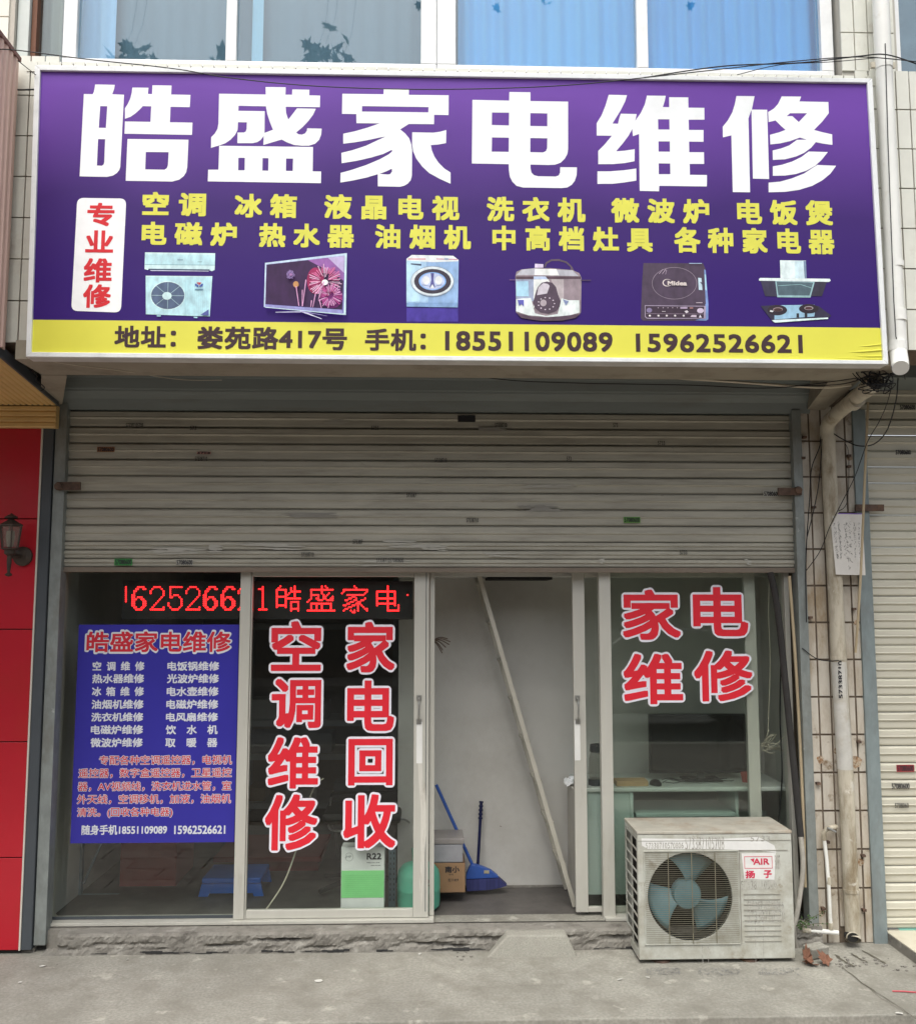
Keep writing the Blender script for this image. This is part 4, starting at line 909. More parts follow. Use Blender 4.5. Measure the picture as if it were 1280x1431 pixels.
P_.p([(130, 740), (330, 728), (960, 740), (1145, 880), (1090, 915), (340, 970), (290, 945)], (.035, .03, .06)).p([(320, 730), (700, 725), (900, 720), (920, 745), (900, 890), (330, 935), (330, 880)], (.3, .5, .66)).e(370, 800, 140, 75, (.03, .02, .03)).e(820, 780, 140, 68, (.03, .02, .03)).e(380, 790, 70, 30, (.3, .22, .24)).e(380, 795, 60, 24, (.06, .03, .03)).e(820, 770, 65, 28, (.4, .35, .38)).e(820, 772, 52, 20, (.08, .03, .04))
P_.p([(270, 800), (320, 810), (300, 828), (262, 820)], (.7, .72, .75)).r(645, 845, 682, 905, (.03, .03, .04)).r(762, 840, 800, 900, (.03, .03, .04)).p([(290, 945), (340, 940), (1095, 905), (1098, 925), (400, 975), (335, 978)], (.68, .9, .9)); P_.done()

# ================================================================== outdoor air conditioning unit
YA = UZ; ya = -.27                                        # front face
ac = thing('air_conditioner_unit', 'grimy white outdoor air conditioner unit standing on the pavement before the right pane', 'air conditioner', (UX(1001, 1347, ya), ya + .15, 0))
ax0, ax1 = UX(892, 1260, ya), UX(1109, 1260, ya); az0 = .018; az1 = UZ(1000, 1166, ya); ay1 = .015
ACM = mat('grimy_white_enamel', (.5, .51, .46), .45, var=.08, scale=6, dirt=(.33, .31, .25), dscale=7, damt=(.44, .68), dirt2=(.2, .16, .1), d2=(.6, .74), d2scale=12, bmp=.0005)
cu0, cu1, cv0, cv1 = UX(901, 1250, ya), UX(1032, 1250, ya), UZ(966, 1319, ya), UZ(966, 1190, ya)     # grille opening
fcx, fcz, fr_ = UX(964.5, 1255, ya), UZ(966, 1253.5, ya), (UX(1026, 1255, ya) - UX(908, 1255, ya)) / 2
circ = [(fcx + fr_ * math.cos(6.2832 * i / 40), fcz + fr_ * math.sin(6.2832 * i / 40)) for i in range(40)]
m = MB(); m.prism([[(ax0, az0), (ax1, az0), (ax1, az1), (ax0, az1)], circ], ya, ya + .02); m.build('front_panel', ACM, ac, bevel=.004)
m = MB()                                                   # open-sided casing
m.box(ax0, ax1, ya + .0205, ay1, az1 - .02, az1).box(ax0, ax1, ya + .0205, ay1, az0, az0 + .03).box(ax1 - .004, ax1, ya + .0205, ay1, az0 + .0301, az1 - .0201).box(ax0, ax1 - .0045, ay1 - .006, ay1, az0 + .0301, az1 - .0201)
m.build('casing', ACM, ac, bevel=.002)
MB().box(ax0 - .002, ax1 + .002, ya - .003, ay1 + .002, az1 + .0005, az1 + .014).build('top_cover', mat('stained_top_cover', (.42, .4, .34), .5, var=.15, scale=12, dirt=(.3, .22, .15), dscale=9), ac, bevel=.003)
MB().box(ax0 + .03, ax1 - .005, -.06, -.04, az0 + .031, az1 - .021).box(ax0 + .02, ax0 + .029, ya + .03, -.04, az0 + .031, az1 - .021).build('coil', mat('coil_and_inside_shade', (.02, .018, .016), .7, spec=.1), ac)  # coil, plus an added side panel; near black paints in the casing's shade
m = MB(); n = 10; m.box(ax0 + .0, ax0 + .006, ay1 - .02, ay1 - .0065, az0 + .0305, az1 - .0205)    # side grille
for i in range(n + 1): m.box(ax0, ax0 + .006, ya + .021, ay1 - .007, az0 + .031 + i * (az1 - az0 - .06) / n, az0 + .037 + i * (az1 - az0 - .06) / n)
for i in range(3): y = ya + .022 + i * (ay1 - ya - .04) / 2; m.box(ax0 + .0015, ax0 + .0075, y, y + .007, az0 + .031, az1 - .021)
m.build('side_grille', ACM, ac)
ring = MB(); k = 40; vs = []
for r_, y in ((fr_, ya + .002), (fr_, ya + .09)):
    vs += [(fcx + r_ * math.cos(6.2832 * i / k), y, fcz + r_ * math.sin(6.2832 * i / k)) for i in range(k)]
ring.add(vs, [(i, (i + 1) % k, (i + 1) % k + k, i + k) for i in range(k)]); ring.build('fan_shroud', mat('shroud', (.025, .025, .023), .8, spec=.1), ac, smooth=True, recalc=False)
fan = MB().lathe((fcx - .004, 0, fcz - .002), [(.002, ya + .025), (.03, ya + .026), (.062, ya + .032), (.068, ya + .045), (.068, ya + .08)], 28, 'y').build('fan', mat('teal_fan', (.1, .2, .22), .5, dirt=(.1, .15, .16), dscale=8), ac, smooth=True)
for a0 in (74, 194, 314):
    m = MB(); vs = []
    for i in range(7):
        t = i / 6; R = .055 + (fr_ - .065) * t
        for j in range(7):
            s_ = j / 6 - .5; ang = rad(a0 + s_ * (50 + 22 * t) + 8 * t)
            vs.append((fcx + R * math.cos(ang), ya + .055 - s_ * .045, fcz + R * math.sin(ang)))
    m.add(vs, [(i * 7 + j, i * 7 + j + 1, (i + 1) * 7 + j + 1, (i + 1) * 7 + j) for i in range(6) for j in range(6)])
    bl = m.build('fan_blade', bpy.data.materials['teal_fan'], fan, smooth=True, recalc=False); bl.modifiers.new('s', 'SOLIDIFY').thickness = .003
gm_ = mat('grille_wire', (.2, .185, .13), .55, var=.15, scale=30)
gr = MB()
nw = 44
wire = MB().tube([(cu0 + .004, 0, 0), (cu1 - .004, 0, 0)], .00095, 5, cap=False).mesh('wire', gm_)
for i in range(nw):
    o = bpy.data.objects.new('wire', wire); COL.objects.link(o); o.parent = ac; o.location = Vector((0, ya - .006, cv0 + .006 + (cv1 - cv0 - .012) * i / (nw - 1))) - wloc(ac)
wz = MB().tube([(0, 0, cv0 + .004), (0, 0, cv1 - .004)], .0022, 5, cap=False).mesh('wire', gm_)
for f in (.25, .5, .75):
    o = bpy.data.objects.new('wire', wz); COL.objects.link(o); o.parent = ac; o.location = Vector((cu0 + (cu1 - cu0) * f, ya - .0095, 0)) - wloc(ac)
m = MB()
for a, b, c, d in ((cu0 - .004, cu1 + .004, cv0 - .004, cv0), (cu0 - .004, cu1 + .004, cv1, cv1 + .004)): m.box(a, b, ya - .006, ya - .0003, c, d)
for a, b in ((cu0 - .004, cu0 - .0005), (cu1 + .0005, cu1 + .004)): m.box(a, b, ya - .006, ya - .0003, cv0 + .0002, cv1 - .0002)
m.build('grille_frame', ACM, ac)
m = MB()                                                   # pressed ribs of the service panel
for i in range(10):
    z = UZ(1065, 1250 + i * 7.3, ya); a, b = UX(1039, 1250, ya), UX(1090, 1250, ya); m.box(a, b, ya - .003, ya - .0003, z - .0015, z + .0015)
m.box(UX(1034, 1250, ya), UX(1035, 1250, ya), ya - .003, ya - .0002, UZ(1034, 1318, ya), UZ(1034, 1192, ya)); m.box(ax0 + .03, ax1 - .02, ya - .003, ya - .0002, UZ(1000, 1189.5, ya), UZ(1000, 1188.6, ya))
m.box(ax0 + .002, ax1 - .002, ya - .0025, ya - .0002, az1 - .03, az1 - .028)
m.build('pressed_rib', mat('grey_edge', (.3, .29, .25), .6), ac, kind='stuff')
for (pts, dp_) in (([(896, 1172), (1000, 1173), (1060, 1170), (1082, 1182), (1085, 1192), (1060, 1189), (1000, 1187), (905, 1187), (897, 1182)], 0), ([(1036, 1193), (1084, 1192), (1082, 1230), (1040, 1229)], .0002)):
    MB().sheet([quadpx(pts, ya - .001)], ya - .001 - dp_).build('paint_patch', mat('white_touch_up', (.72, .72, .7), .5, var=.05, scale=30), ac, recalc=False)
m = MB()
def qp(a, b, c, d, n, hgt, N=0):
    p, q = U(a, b, ya), U(c, d, ya); number(m, '573387105708060057338710'[:max(4, n - 2)], p.x, q.x, q.z, p.z, ya - .0018, .0003)
qp(902, 1178, 955, 1186, 16, 0); qp(957, 1170, 1012, 1188, 14, 0); qp(972, 1188, 990, 1193, 6, 0); qp(1035, 1231, 1085, 1243, 13, 0); qp(1044, 1260, 1095, 1270, 16, 0); qp(1044, 1272, 1097, 1289, 13, 0); qp(1082, 1195, 1090, 1215, 4, 0); qp(1048, 1168, 1076, 1176, 6, 0)
for (a, b, c) in ((981, 1319, 1347), (989, 1318, 1345), (1055, 1285, 1345), (1066, 1285, 1342), (1072, 1286, 1300), (1049, 1288, 1300)):
    p, q = U(a, b, ya), U(a + 1, c, ya); m.add([(p.x - .0014, ya - .0016, p.z), (p.x + .0014, ya - .0016, p.z), (q.x + .0008, ya - .0016, q.z), (q.x - .0008, ya - .0016, q.z)], [(0, 1, 2, 3)])
m.build('stamp', mat('dripping_ink', (.27, .26, .23), .8, var=.3, scale=60, dirt=(.5, .49, .45), dscale=45, damt=(.4, .55)), ac, recalc=False, kind='stuff')
m = MB(); R_ = flat('red_badge', (.6, .05, .1))
a, b, c, d = UX(1040, 1205, ya), UX(1079, 1205, ya), UZ(1060, 1214, ya), UZ(1060, 1197, ya)
for q in ((a, b, c, c + .002), (a, b, d - .002, d), (a, a + .002, c + .0021, d - .0021), (b - .002, b, c + .0021, d - .0021)): m.box(q[0], q[1], ya - .0024, ya - .0016, q[2], q[3])
putpx(m, 'AIR', 1052.5, 1075, 1200, 1209, ya - .002, r=.0012, k=4); m.sheet([quadpx([(1048, 1201), (1054, 1200), (1053, 1206)], ya)], ya - .002)
putpx(m, '扬', 1041.5, 1055, 1217, 1228, ya - .002, r=.0014); putpx(m, '子', 1067, 1078.5, 1216.5, 1227.5, ya - .002, r=.0014); m.build('badge_lettering', R_, ac, recalc=False)
for a in (.07, .64):
    o = MB().lathe((ax0 + a * (ax1 - ax0) + .06, ya + .05, 0), [(.045, 0), (.045, .006), (.03, .012), (.02, .0175)], 14).build('foot', M['rust'], ac)

# ================================================================== pipes of the pier
def P3(l, Y=None): return [U(a, b, c) for a, b, c in l]
dp1 = thing('drainpipe', 'clean white plastic drainpipe beside the right end of the sign, its open end capped', 'drainpipe', U(1255, 515, -.8), 'plastic drainpipes')
yq = -.79
m = MB(); m.tube(P3([(1229, -30, yq), (1234, 80, yq), (1243, 250, yq), (1251, 430, yq), (1254, 470, yq), (1255, 490, yq), (1257, 503, yq - .03), (1258, 513, yq - .07)]), .036, 20, cap=False); m.build('pipe', M['pvc'], dp1, smooth=True)
for a, b, c in ((1234.5, 84, 96), (1250, 366, 374), (1253, 434, 449), (1254, 478, 490)):
    t, u = U(a, b, yq), U(a + (c - b) * .05, c, yq); r_ = .0395 if b > 400 else .0385
    MB().tube([t, u], r_, 22).build('coupling', M['pvc'], dp1, smooth=True)
e = U(1258.5, 514, yq - .08); e0 = U(1257.5, 508, yq - .05)
MB().tube([e0, e], .034, 20).build('end_cap', M['pvc'], dp1, smooth=True)
br = U(1234.5, 90, yq); MB().box(br.x - .055, br.x + .055, yq + .0, yq + .012, br.z - .012, br.z + .014).build('bracket', M['pvc_old'], dp1)
m = MB(); m.tube(P3([(1237, 60, yq - .038), (1241, 200, yq - .04), (1249, 420, yq - .04), (1252, 470, yq - .04), (1265, 530, -.6)]), .0022, 5)
tag(m.build('thin_cable', M['cable'], None), 'thin grey cable running down the face of the white drainpipe', 'cable')

dp2 = thing('drainpipe', 'stained beige drainpipe bending down the tiled pier and open at the pavement', 'drainpipe', U(1190, 1320, -.09), 'plastic drainpipes')
yv_ = -.075
main = P3([(1224, 534, -.62), (1200, 552, -.45), (1175, 573, -.25), (1160, 587, -.12), (1156, 597, -.085), (1157, 612, yv_), (1160, 690, yv_), (1165, 780, yv_), (1171, 895, yv_), (1177, 1000, yv_), (1183, 1110, yv_), (1188.5, 1230, yv_), (1192, 1305, yv_), (1192.5, 1314, yv_ - .02)])
MB().tube(main, .0365, 18, cap=False).build('pipe', M['pvc_old'], dp2, smooth=True)
pm_ = U(1192, 1311, yv_ - .04); MB().lathe((pm_.x, 0, pm_.z), [(.028, yv_ - .0), (.028, yv_ - .0385)], 20, 'y', (1, .75)).build('pipe_mouth', M['black_void'], dp2); MB().tube([(pm_.x + .03 * math.cos(a), yv_ - .037, pm_.z + .024 * math.sin(a)) for a in [k * .3 for k in range(12)]], .003, 6).build('mouth_lip', M['pvc_old'], dp2)  # unlit hollow of the pipe put in as a near-black plug
for i, (a, b, c, d) in enumerate(((1156.8, 604, 1157, 614), (1171.6, 917, 1172, 922), (1189.3, 1242, 1189.6, 1247))):
    t, u = U(a, b, yv_), U(c, d, yv_); MB().tube([t, u], .0395, 20).build('coupling', M['pvc_old'], dp2, smooth=True)
for a, b in ((1192, 563, ), (1209, 545)):
    t = U(a, b, -.38 if a < 1200 else -.52); u = U(a + 6, b - 5, -.43 if a < 1200 else -.57); MB().tube([t, u], .0395, 20).build('coupling', M['pvc_old'], dp2, smooth=True)
# advertising number and scraped paint on the pipe
m = MB(); y_ = yv_ - .038
vs, fs = layout('57338710'); ax_ = min(v[0] for v in vs); bx_ = max(v[0] for v in vs); az_ = min(v[1] for v in vs); bz_ = max(v[1] for v in vs)
t0, t1 = U(1174, 976, y_), U(1173, 924, y_); hw = .020
for ox, oz in ((0, 0), (.0012, 0), (-.0012, 0), (0, .0012), (0, -.0012)):
    pp = []
    for a, b in vs:
        s_ = (a - ax_) / (bx_ - ax_); q = (b - az_) / (bz_ - az_)
        X = t0.x + (t1.x - t0.x) * s_ - hw * (q - .5) * 1.0 + ox + .004; Z = t0.z + (t1.z - t0.z) * s_ + oz
        cx_ = t0.x + (t1.x - t0.x) * s_; dx = X - cx_; pp.append((X, yv_ - math.sqrt(max(1e-6, .0382 ** 2 - dx * dx)) - abs(ox) * .1, Z))
    m.add(pp, fs)
m.build('lettering', M['ink'], dp2, recalc=False)
m = MB(); n = 8                                            # silvery tape sleeve
MB().tube([U(1172.3, 925, yv_), U(1181, 1075, yv_)], .0374, 18, cap=False).build('tape_sleeve', mat('silvery_tape', (.55, .54, .5), .4, var=.12, scale=12, dirt=(.42, .38, .3), dscale=8), dp2, smooth=True)
# fallen gutter rod of bamboo
tag(MB().tube(P3([(1213, 562, -.2), (1208, 680, -.2), (1203, 800, -.19), (1198, 880, -.17), (1195.5, 912, -.14)]), .0065, 8).build('bamboo_pole', M['bamboo'], None, smooth=True), 'thin bamboo pole leaning down in front of the blue grey rail', 'pole')
# water pipe with tap
wp = thing('water_pipe', 'thin white water pipe with a tap, ending in a short horizontal elbow by the weeds', 'water pipe', U(1160, 1300, -.08))
yw_ = -.075
MB().tube(P3([(1122, 1300, yw_), (1140, 1301.5, yw_), (1160, 1303, yw_), (1171, 1304, yw_)]), .0115, 10).build('pipe', M['pvc'], wp, smooth=True)
MB().tube(P3([(1161, 1300, yw_), (1158, 1240, yw_), (1155, 1200, yw_), (1151.5, 1172, yw_)]), .0092, 10).build('pipe', M['pvc'], wp, smooth=True)
for a, b, c, d, r_ in ((1161, 1299, 1160.5, 1290, .0125), (1120, 1300, 1132, 1301, .0145), (1158.4, 1236, 1157.8, 1226, .0115)): MB().tube(P3([(a, b, yw_), (c, d, yw_)]), r_, 12).build('coupling', M['pvc_old'], wp, smooth=True)
MB().tube(P3([(1151.5, 1174, yw_), (1151, 1164, yw_ - .005), (1155, 1159, yw_ - .01), (1162, 1157, yw_ - .005), (1168, 1156, yw_ + .02)]), .012, 10).build('tap', M['pvc_old'], wp, smooth=True)
MB().tube(P3([(1156, 1157, yw_ - .03), (1168, 1163, yw_ - .03)]), .006, 8).build('tap_lever', M['steel'], wp)
# thick black hose, beige conduit and insulated refrigerant pipes at the right jamb
tag(MB().tube(spline(P3([(1076, 800, .0), (1083, 830, -.005), (1090, 880, -.01), (1098, 960, -.015), (1106, 1040, -.02), (1114, 1120, -.03), (1119, 1172, -.04)]), 5), .0165, 10).build('black_hose', mat('black_foam_hose', (.03, .028, .027), .9, bmp=.002), None, smooth=True), 'thick black foam wrapped hose hanging beside the right end of the shopfront', 'hose')
tag(MB().tube(spline(P3([(1103, 805, -.015), (1110, 900, -.02), (1116, 1000, -.02), (1122, 1130, -.03), (1125, 1240, -.035)]), 4), .008, 8).build('conduit', M['bamboo'], None, smooth=True), 'slim beige conduit between the black hose and the shutter rail', 'conduit')
tag(MB().tube(spline(P3([(1119, 1170, -.05), (1122, 1210, -.07), (1118, 1248, -.08), (1113, 1280, -.1), (1109, 1300, -.11), (1112, 1325, -.08)]), 5), .0125, 10).build('wrapped_pipe', mat('grey_wrapping_tape', (.36, .34, .3), .8, var=.2, scale=25), None, smooth=True), 'grey taped refrigerant pipe curling down behind the outdoor unit', 'pipe')

# notice and its handwriting
yn = -.125
no = thing('paper_notice', 'white paper notice with vertical handwriting tied to the stained drainpipe', 'notice', U(1188, 804, yn))
cs = [(1161.5, 735), (1171, 717), (1205, 717.5), (1209.5, 804), (1168, 803)]
m = MB(); n_ = len(cs); pts_ = [U(a, b, yn + (.02 if a > 1190 else 0)) for a, b in cs]; m.add(pts_, [(0, 1, 2, 3, 4)]); o = m.build('sheet', M['paper'], no, recalc=False)
m = MB(); pts_ = [U(1171, 717, yn - .001), U(1205, 717.5, yn + .019), U(1205, 718.8, yn + .019), U(1171, 718.3, yn - .001)]; m.add(pts_, [(0, 1, 2, 3)]); m.build('purple_edge', flat('purple_edge', (.2, .12, .4)), no, recalc=False)
m = MB(); rnd = random.Random(11)
for (x0_, x1_, ya_, yb_, n_, wd) in ((1166, 1171, 729, 780, 12, 2.2), (1172, 1176, 729, 781, 13, 2.2), (1181, 1183, 730, 786, 7, 4), (1187, 1188, 730, 800, 7, 4.5), (1194, 1195, 730, 780, 12, 2.5), (1200, 1201, 730, 781, 13, 2)):
    for i in range(n_):
        f = i / n_; cx_ = x0_ + (x1_ - x0_) * f; cy_ = ya_ + (yb_ - ya_) * f + 2
        for j in range(4 if wd < 3 else 7):
            a0, b0 = cx_ + rnd.uniform(-wd, wd) * .6, cy_ + rnd.uniform(-2.2, 2.2) * (1 if wd < 3 else 1.5)
            a1, b1 = a0 + rnd.uniform(-wd, wd) * .6, b0 + rnd.uniform(-1, 3)
            yy_ = yn - .0015 + .02 * max(0, (cx_ - 1171) / 34); m.tube([U(a0, b0, yy_), U(a1, b1, yy_)], .0007, 3, cap=False)
m.build('handwriting', M['ink'], no, recalc=False, kind='stuff')

# ================================================================== neighbour on the left
yn_ = -.06
rw = thing('red_shop_wall', 'glossy red panelled wall of the neighbouring shop with a charcoal edge post', 'wall', (UX(25, 1330, yn_), yn_, 0), None)
xr_ = UX(50.5, 1000, yn_) ; xl_ = -2.9
xr1 = UX(41.0, 1000, yn_) - .0
joints = [1329, 1199, 1037, 879.5, 725, 598]
zz = [UZ(25, j, yn_) for j in joints]
MB().box(xl_, xr1, yn_ + .012, yn_ + .2, .005, 2.62).build('wall_core', M['black_void'], rw)
for i in range(5): MB().box(xl_, xr1 - .003, yn_, yn_ + .0115, zz[i] + .0025, zz[i + 1] - .0025).build('panel', M['red_panel'], rw, bevel=.0015)
MB().box(xr1 - .002, xr1 + .006, yn_ - .002, yn_ + .012, zz[0], zz[5]).build('edge_trim', M['trim'], rw)
MB().box(xr1 + .0065, lx0 - .004, yn_ + .002, yn_ + .1, zz[0] - .0, UZ(70, 598, yn_)).build('edge_post', M['charcoal'], rw, bevel=.003)
MB().box(xl_, lx0, yn_ + .03, yn_ + .1, .0, .02).build('base_strip', M['concrete_dark'], rw)
# ochre ribbed soffit and fascia
oc = thing('awning_soffit', 'ochre ribbed sheet soffit above the red neighbour wall', 'soffit', (UX(40, 598, -.08), -.1, UZ(40, 598, -.09)))
f0, f1 = UZ(40, 597, -.09), UZ(40, 566, -.09); xe = UX(78.5, 580, -.09)
m = MB(); pr = []; nr = 4
for i in range(nr):
    a = f0 + (f1 - f0) * i / nr; h_ = (f1 - f0) / nr
    pr += [(-.088, a), (-.094, a + h_ * .2), (-.094, a + h_ * .75), (-.088, a + h_ * .95)]
pr += [(-.05, f1), (-.05, f0)]
m.extx(pr, -3.2, xe, closed=True); m.build('fascia', M['ochre'], oc)
q0 = U(0, 497, -.78); m = MB(); nb = 46; xs0 = -3.2; w_ = (xe - xs0) / nb
for i in range(nb):                                       # ribbed sheet running out from the wall
    a = xs0 + i * w_; dx = (q0.x - xe)
    P_ = []
    for (yy_, z_, sh_) in ((-.096, f1 + .004, 0), (-.86, q0.z, dx)):
        P_ += [(a + sh_, yy_, z_), (a + w_ * .3 + sh_, yy_, z_ - .006), (a + w_ * .8 + sh_, yy_, z_ - .006), (a + w_ + sh_, yy_, z_)]
    m.add(P_, [(0, 1, 5, 4), (1, 2, 6, 5), (2, 3, 7, 6)])
m.build('soffit_sheet', M['ochre'], oc, recalc=False)
m = MB(); m.add([(xe, -.09, f1), (xe + dx, -.86, q0.z), (xe + dx, -.86, q0.z + .05), (xe, -.09, f1 + .05)], [(0, 1, 2, 3)]); o = m.build('edge_flashing', M['charcoal'], oc, recalc=False); o.modifiers.new('s', 'SOLIDIFY').thickness = .01
MB().box(-3.2, xe - .02, -.85, -.1, q0.z + .06, q0.z + .1).build('cover', M['dark_in'], oc)
# pink corrugated side of the neighbour's sign box
pkx = UX(26, 90, -.77); pkx0 = UX(6, 480, -.77)
pk = thing('corrugated_sign_box', 'pink corrugated metal side of the neighbour sign box at the left edge', 'sign box', (pkx0, -.9, UZ(5, 490, -.77)))
za, zb_ = UZ(5, 488, -.77), UZ(28, 86, -.77); m = MB(); n = 22; wy = .045
for i in range(n):
    y0_ = -.77 - i * wy; xx = (pkx + pkx0) / 2
    for (a, b, c, d) in ((y0_, xx, y0_ - wy * .35, xx), (y0_ - wy * .35, xx, y0_ - wy * .5, xx + .008), (y0_ - wy * .5, xx + .008, y0_ - wy * .85, xx + .008), (y0_ - wy * .85, xx + .008, y0_ - wy, xx)):
        m.add([(b, a, za), (d, c, za), (d, c, zb_), (b, a, zb_)], [(0, 1, 2, 3)])
m.build('side_sheet', M['pink'], pk, recalc=False)
MB().box(xx - .05, xx + .012, -.77 - n * wy, -.768, zb_ + .001, zb_ + .02).build('top_trim', flat('rust_red_trim', (.2, .1, .09)), pk)
MB().box(xx - 1.2, xx - .002, -.77 - n * wy, -.76, za, zb_).build('box', M['pink'], pk)

# wall lantern
wl_ = thing('wall_lantern', 'old bronze carriage lantern mounted on the red wall', 'lantern', U(14, 760, -.12)); yl_ = -.17
LM = mat('bronze_paint', (.06, .045, .035), .6, .3, var=.3, scale=30); c0 = U(14, 760, yl_); sc = 1 / 1312 * 4.6
def zl(py): return UZ(14, py, yl_)
rr2 = lambda px: px * sc
MB().lathe((c0.x, yl_, 0), [(.001, zl(717)), (rr2(3), zl(719)), (rr2(9.5), zl(722.5)), (rr2(9), zl(724)), (rr2(4), zl(726)), (rr2(7), zl(728)), (rr2(16.5), zl(733.5)), (rr2(16.8), zl(735.5)), (rr2(3), zl(735))], 6).build('cap', LM, wl_)
MB().lathe((c0.x, yl_, 0), [(rr2(14), zl(736)), (rr2(10), zl(765)), (rr2(9.8), zl(765.2))], 6).build('glass', glass('lantern_glass', (.7, .68, .62), haze=.5), wl_)
for k in range(6):
    a = 6.2832 * k / 6; t = Vector((c0.x + rr2(15) * math.cos(a), yl_ + rr2(15) * math.sin(a), zl(735))); u = Vector((c0.x + rr2(11) * math.cos(a), yl_ + rr2(11) * math.sin(a), zl(766))); MB().tube([t, u], rr2(1), 6).build('glazing_bar', LM, wl_)
MB().lathe((c0.x, yl_, 0), [(rr2(5), zl(742)), (rr2(6), zl(750)), (rr2(4), zl(764))], 10).build('bulb', flat('frosted_bulb', (.5, .48, .44)), wl_, smooth=True)
MB().lathe((c0.x, yl_, 0), [(rr2(11.5), zl(766)), (rr2(11.5), zl(767.5)), (rr2(7), zl(769)), (rr2(7), zl(774)), (rr2(3), zl(777)), (rr2(3.2), zl(786)), (rr2(2), zl(800)), (rr2(5), zl(803)), (rr2(4), zl(804.5)), (.001, zl(806))], 12).build('stem', LM, wl_)
MB().lathe((c0.x + rr2(6), 0, zl(776)), [(rr2(13), yn_ - .001), (rr2(13), yn_ - .02), (rr2(8), yn_ - .035)], 20, 'y', (1, 1.05)).build('back_plate', LM, wl_, smooth=True)
MB().tube([(c0.x + rr2(5), yn_ - .03, zl(776)), (c0.x, yl_, zl(778))], rr2(3), 8).build('arm', LM, wl_)

# ================================================================== cables across the front
def cable(pts, r, label, m_='cable', k=8):
    o = MB().tube(spline(P3(pts), k), r, 5).build('cable', M[m_], None, smooth=True, recalc=False); tag(o, label, 'cable'); return o
cable([(-5, 68, -.95), (28, 70, -.95), (120, 82, -.93), (240, 95, -.92), (320, 108, -.92), (430, 119, -.92), (560, 124, -.92), (690, 123, -.92), (800, 118, -.92), (900, 108, -.92), (1000, 97, -.92), (1100, 86, -.9), (1200, 79, -.88), (1285, 86, -.86)], .0024, 'black cable sagging across the top of the purple sign')
cable([(900, 108, -.9), (1010, 92, -.9), (1120, 87, -.88), (1200, 78, -.87), (1240, 76, -.86), (1290, 92, -.85)], .003, 'second black cable rising to the drainpipe top at the right')
cable([(1030, 104, -.9), (1090, 90, -.9), (1160, 86, -.88), (1226, 80, -.87)], .0018, 'thin cable just under the pair at the upper right window corner')
cable([(25, 84, -.8), (40, 96, -.84), (50, 104, -.87)], .002, 'short wire from the pink sign box to the sign corner')
cable([(20, 125, -.76), (34, 125, -.76), (52, 124.5, -.76)], .004, 'black cable across the tiles left of the sign')
cable([(640, 505, -.6), (760, 515, -.55), (900, 525, -.5), (1020, 533, -.45), (1140, 541, -.4), (1190, 538, -.45)], .007, 'pale conduit crossing under the edge beam to the right', 'cable_pale')
cable([(60, 500, -.8), (90, 508, -.7), (170, 518, -.6), (250, 530, -.3), (310, 531, -.2)], .002, 'thin ochre wire drooping under the left end of the sign', 'cable_pale')
cable([(500, 503, -.8), (610, 515, -.5), (700, 530, -.3), (800, 535, -.3), (960, 538, -.35), (1080, 542, -.4), (1200, 528, -.6)], .0025, 'dark wire looping in front of the shutter hood')
cable([(820, 508, -.7), (900, 521, -.5), (1000, 533, -.3), (1100, 539, -.4), (1180, 536, -.5), (1222, 520, -.75)], .0025, 'dark wire converging on the tangle by the beam end')
cable([(60, 514, -.5), (44, 517, -.6), (52, 524, -.55), (50, 530, -.5), (62, 541, -.4), (57, 546, -.4)], .0022, 'twisted wire end dangling at the left bracket beam')
tg = MB(); rnd = random.Random(5); p0 = U(1222, 534, -.66)
for i in range(9):
    pts_ = [p0 + Vector((rnd.uniform(-.09, .09), rnd.uniform(-.04, .04), rnd.uniform(-.05, .06))) for _ in range(6)]; tg.tube(spline(pts_, 6), rnd.choice((.002, .0025, .0035)), 5)
tag(tg.build('cable_tangle', M['cable'], None, recalc=False), 'tangle of black cables hanging around the upper end of the stained drainpipe', 'cables')
cable([(1255, 528, -.62), (1252, 560, -.55), (1240, 600, -.4), (1222, 620, -.25), (1200, 623, -.15), (1180, 615, -.12), (1165, 606, -.11)], .003, 'loose black cable swinging from the tangle to the drainpipe bend')
cable([(1248, 530, -.62), (1240, 562, -.55), (1228, 590, -.4), (1212, 618, -.3), (1195, 665, -.2), (1175, 705, -.17), (1160, 735, -.13), (1146, 770, -.1), (1127, 797, -.06)], .002, 'thin black wire running slantwise across the tiled pier')
cable([(1216, 540, -.6), (1190, 545, -.4), (1172, 565, -.2), (1150, 600, -.09), (1145, 625, -.08), (1134, 655, -.06), (1131, 700, -.06), (1127, 760, -.06), (1126, 810, -.05), (1127, 870, -.06)], .0028, 'black cable following the beam and dropping beside the right shutter rail')
cable([(1159, 585, -.13), (1150, 604, -.09), (1146, 660, -.07), (1140, 700, -.07), (1128, 750, -.06)], .0025, 'black cable crossing the pier tiles left of the drainpipe')
cable([(1121, 906, -.05), (1140, 920, -.06), (1158, 924, -.1), (1172, 923, -.12)], .0025, 'short dark cable tied to the drainpipe middle coupling')
cable([(1181, 620, -.1), (1186, 636, -.05), (1184, 700, -.05), (1170, 715, -.1)], .0018, 'dark cable hanging right of the drainpipe above the notice')

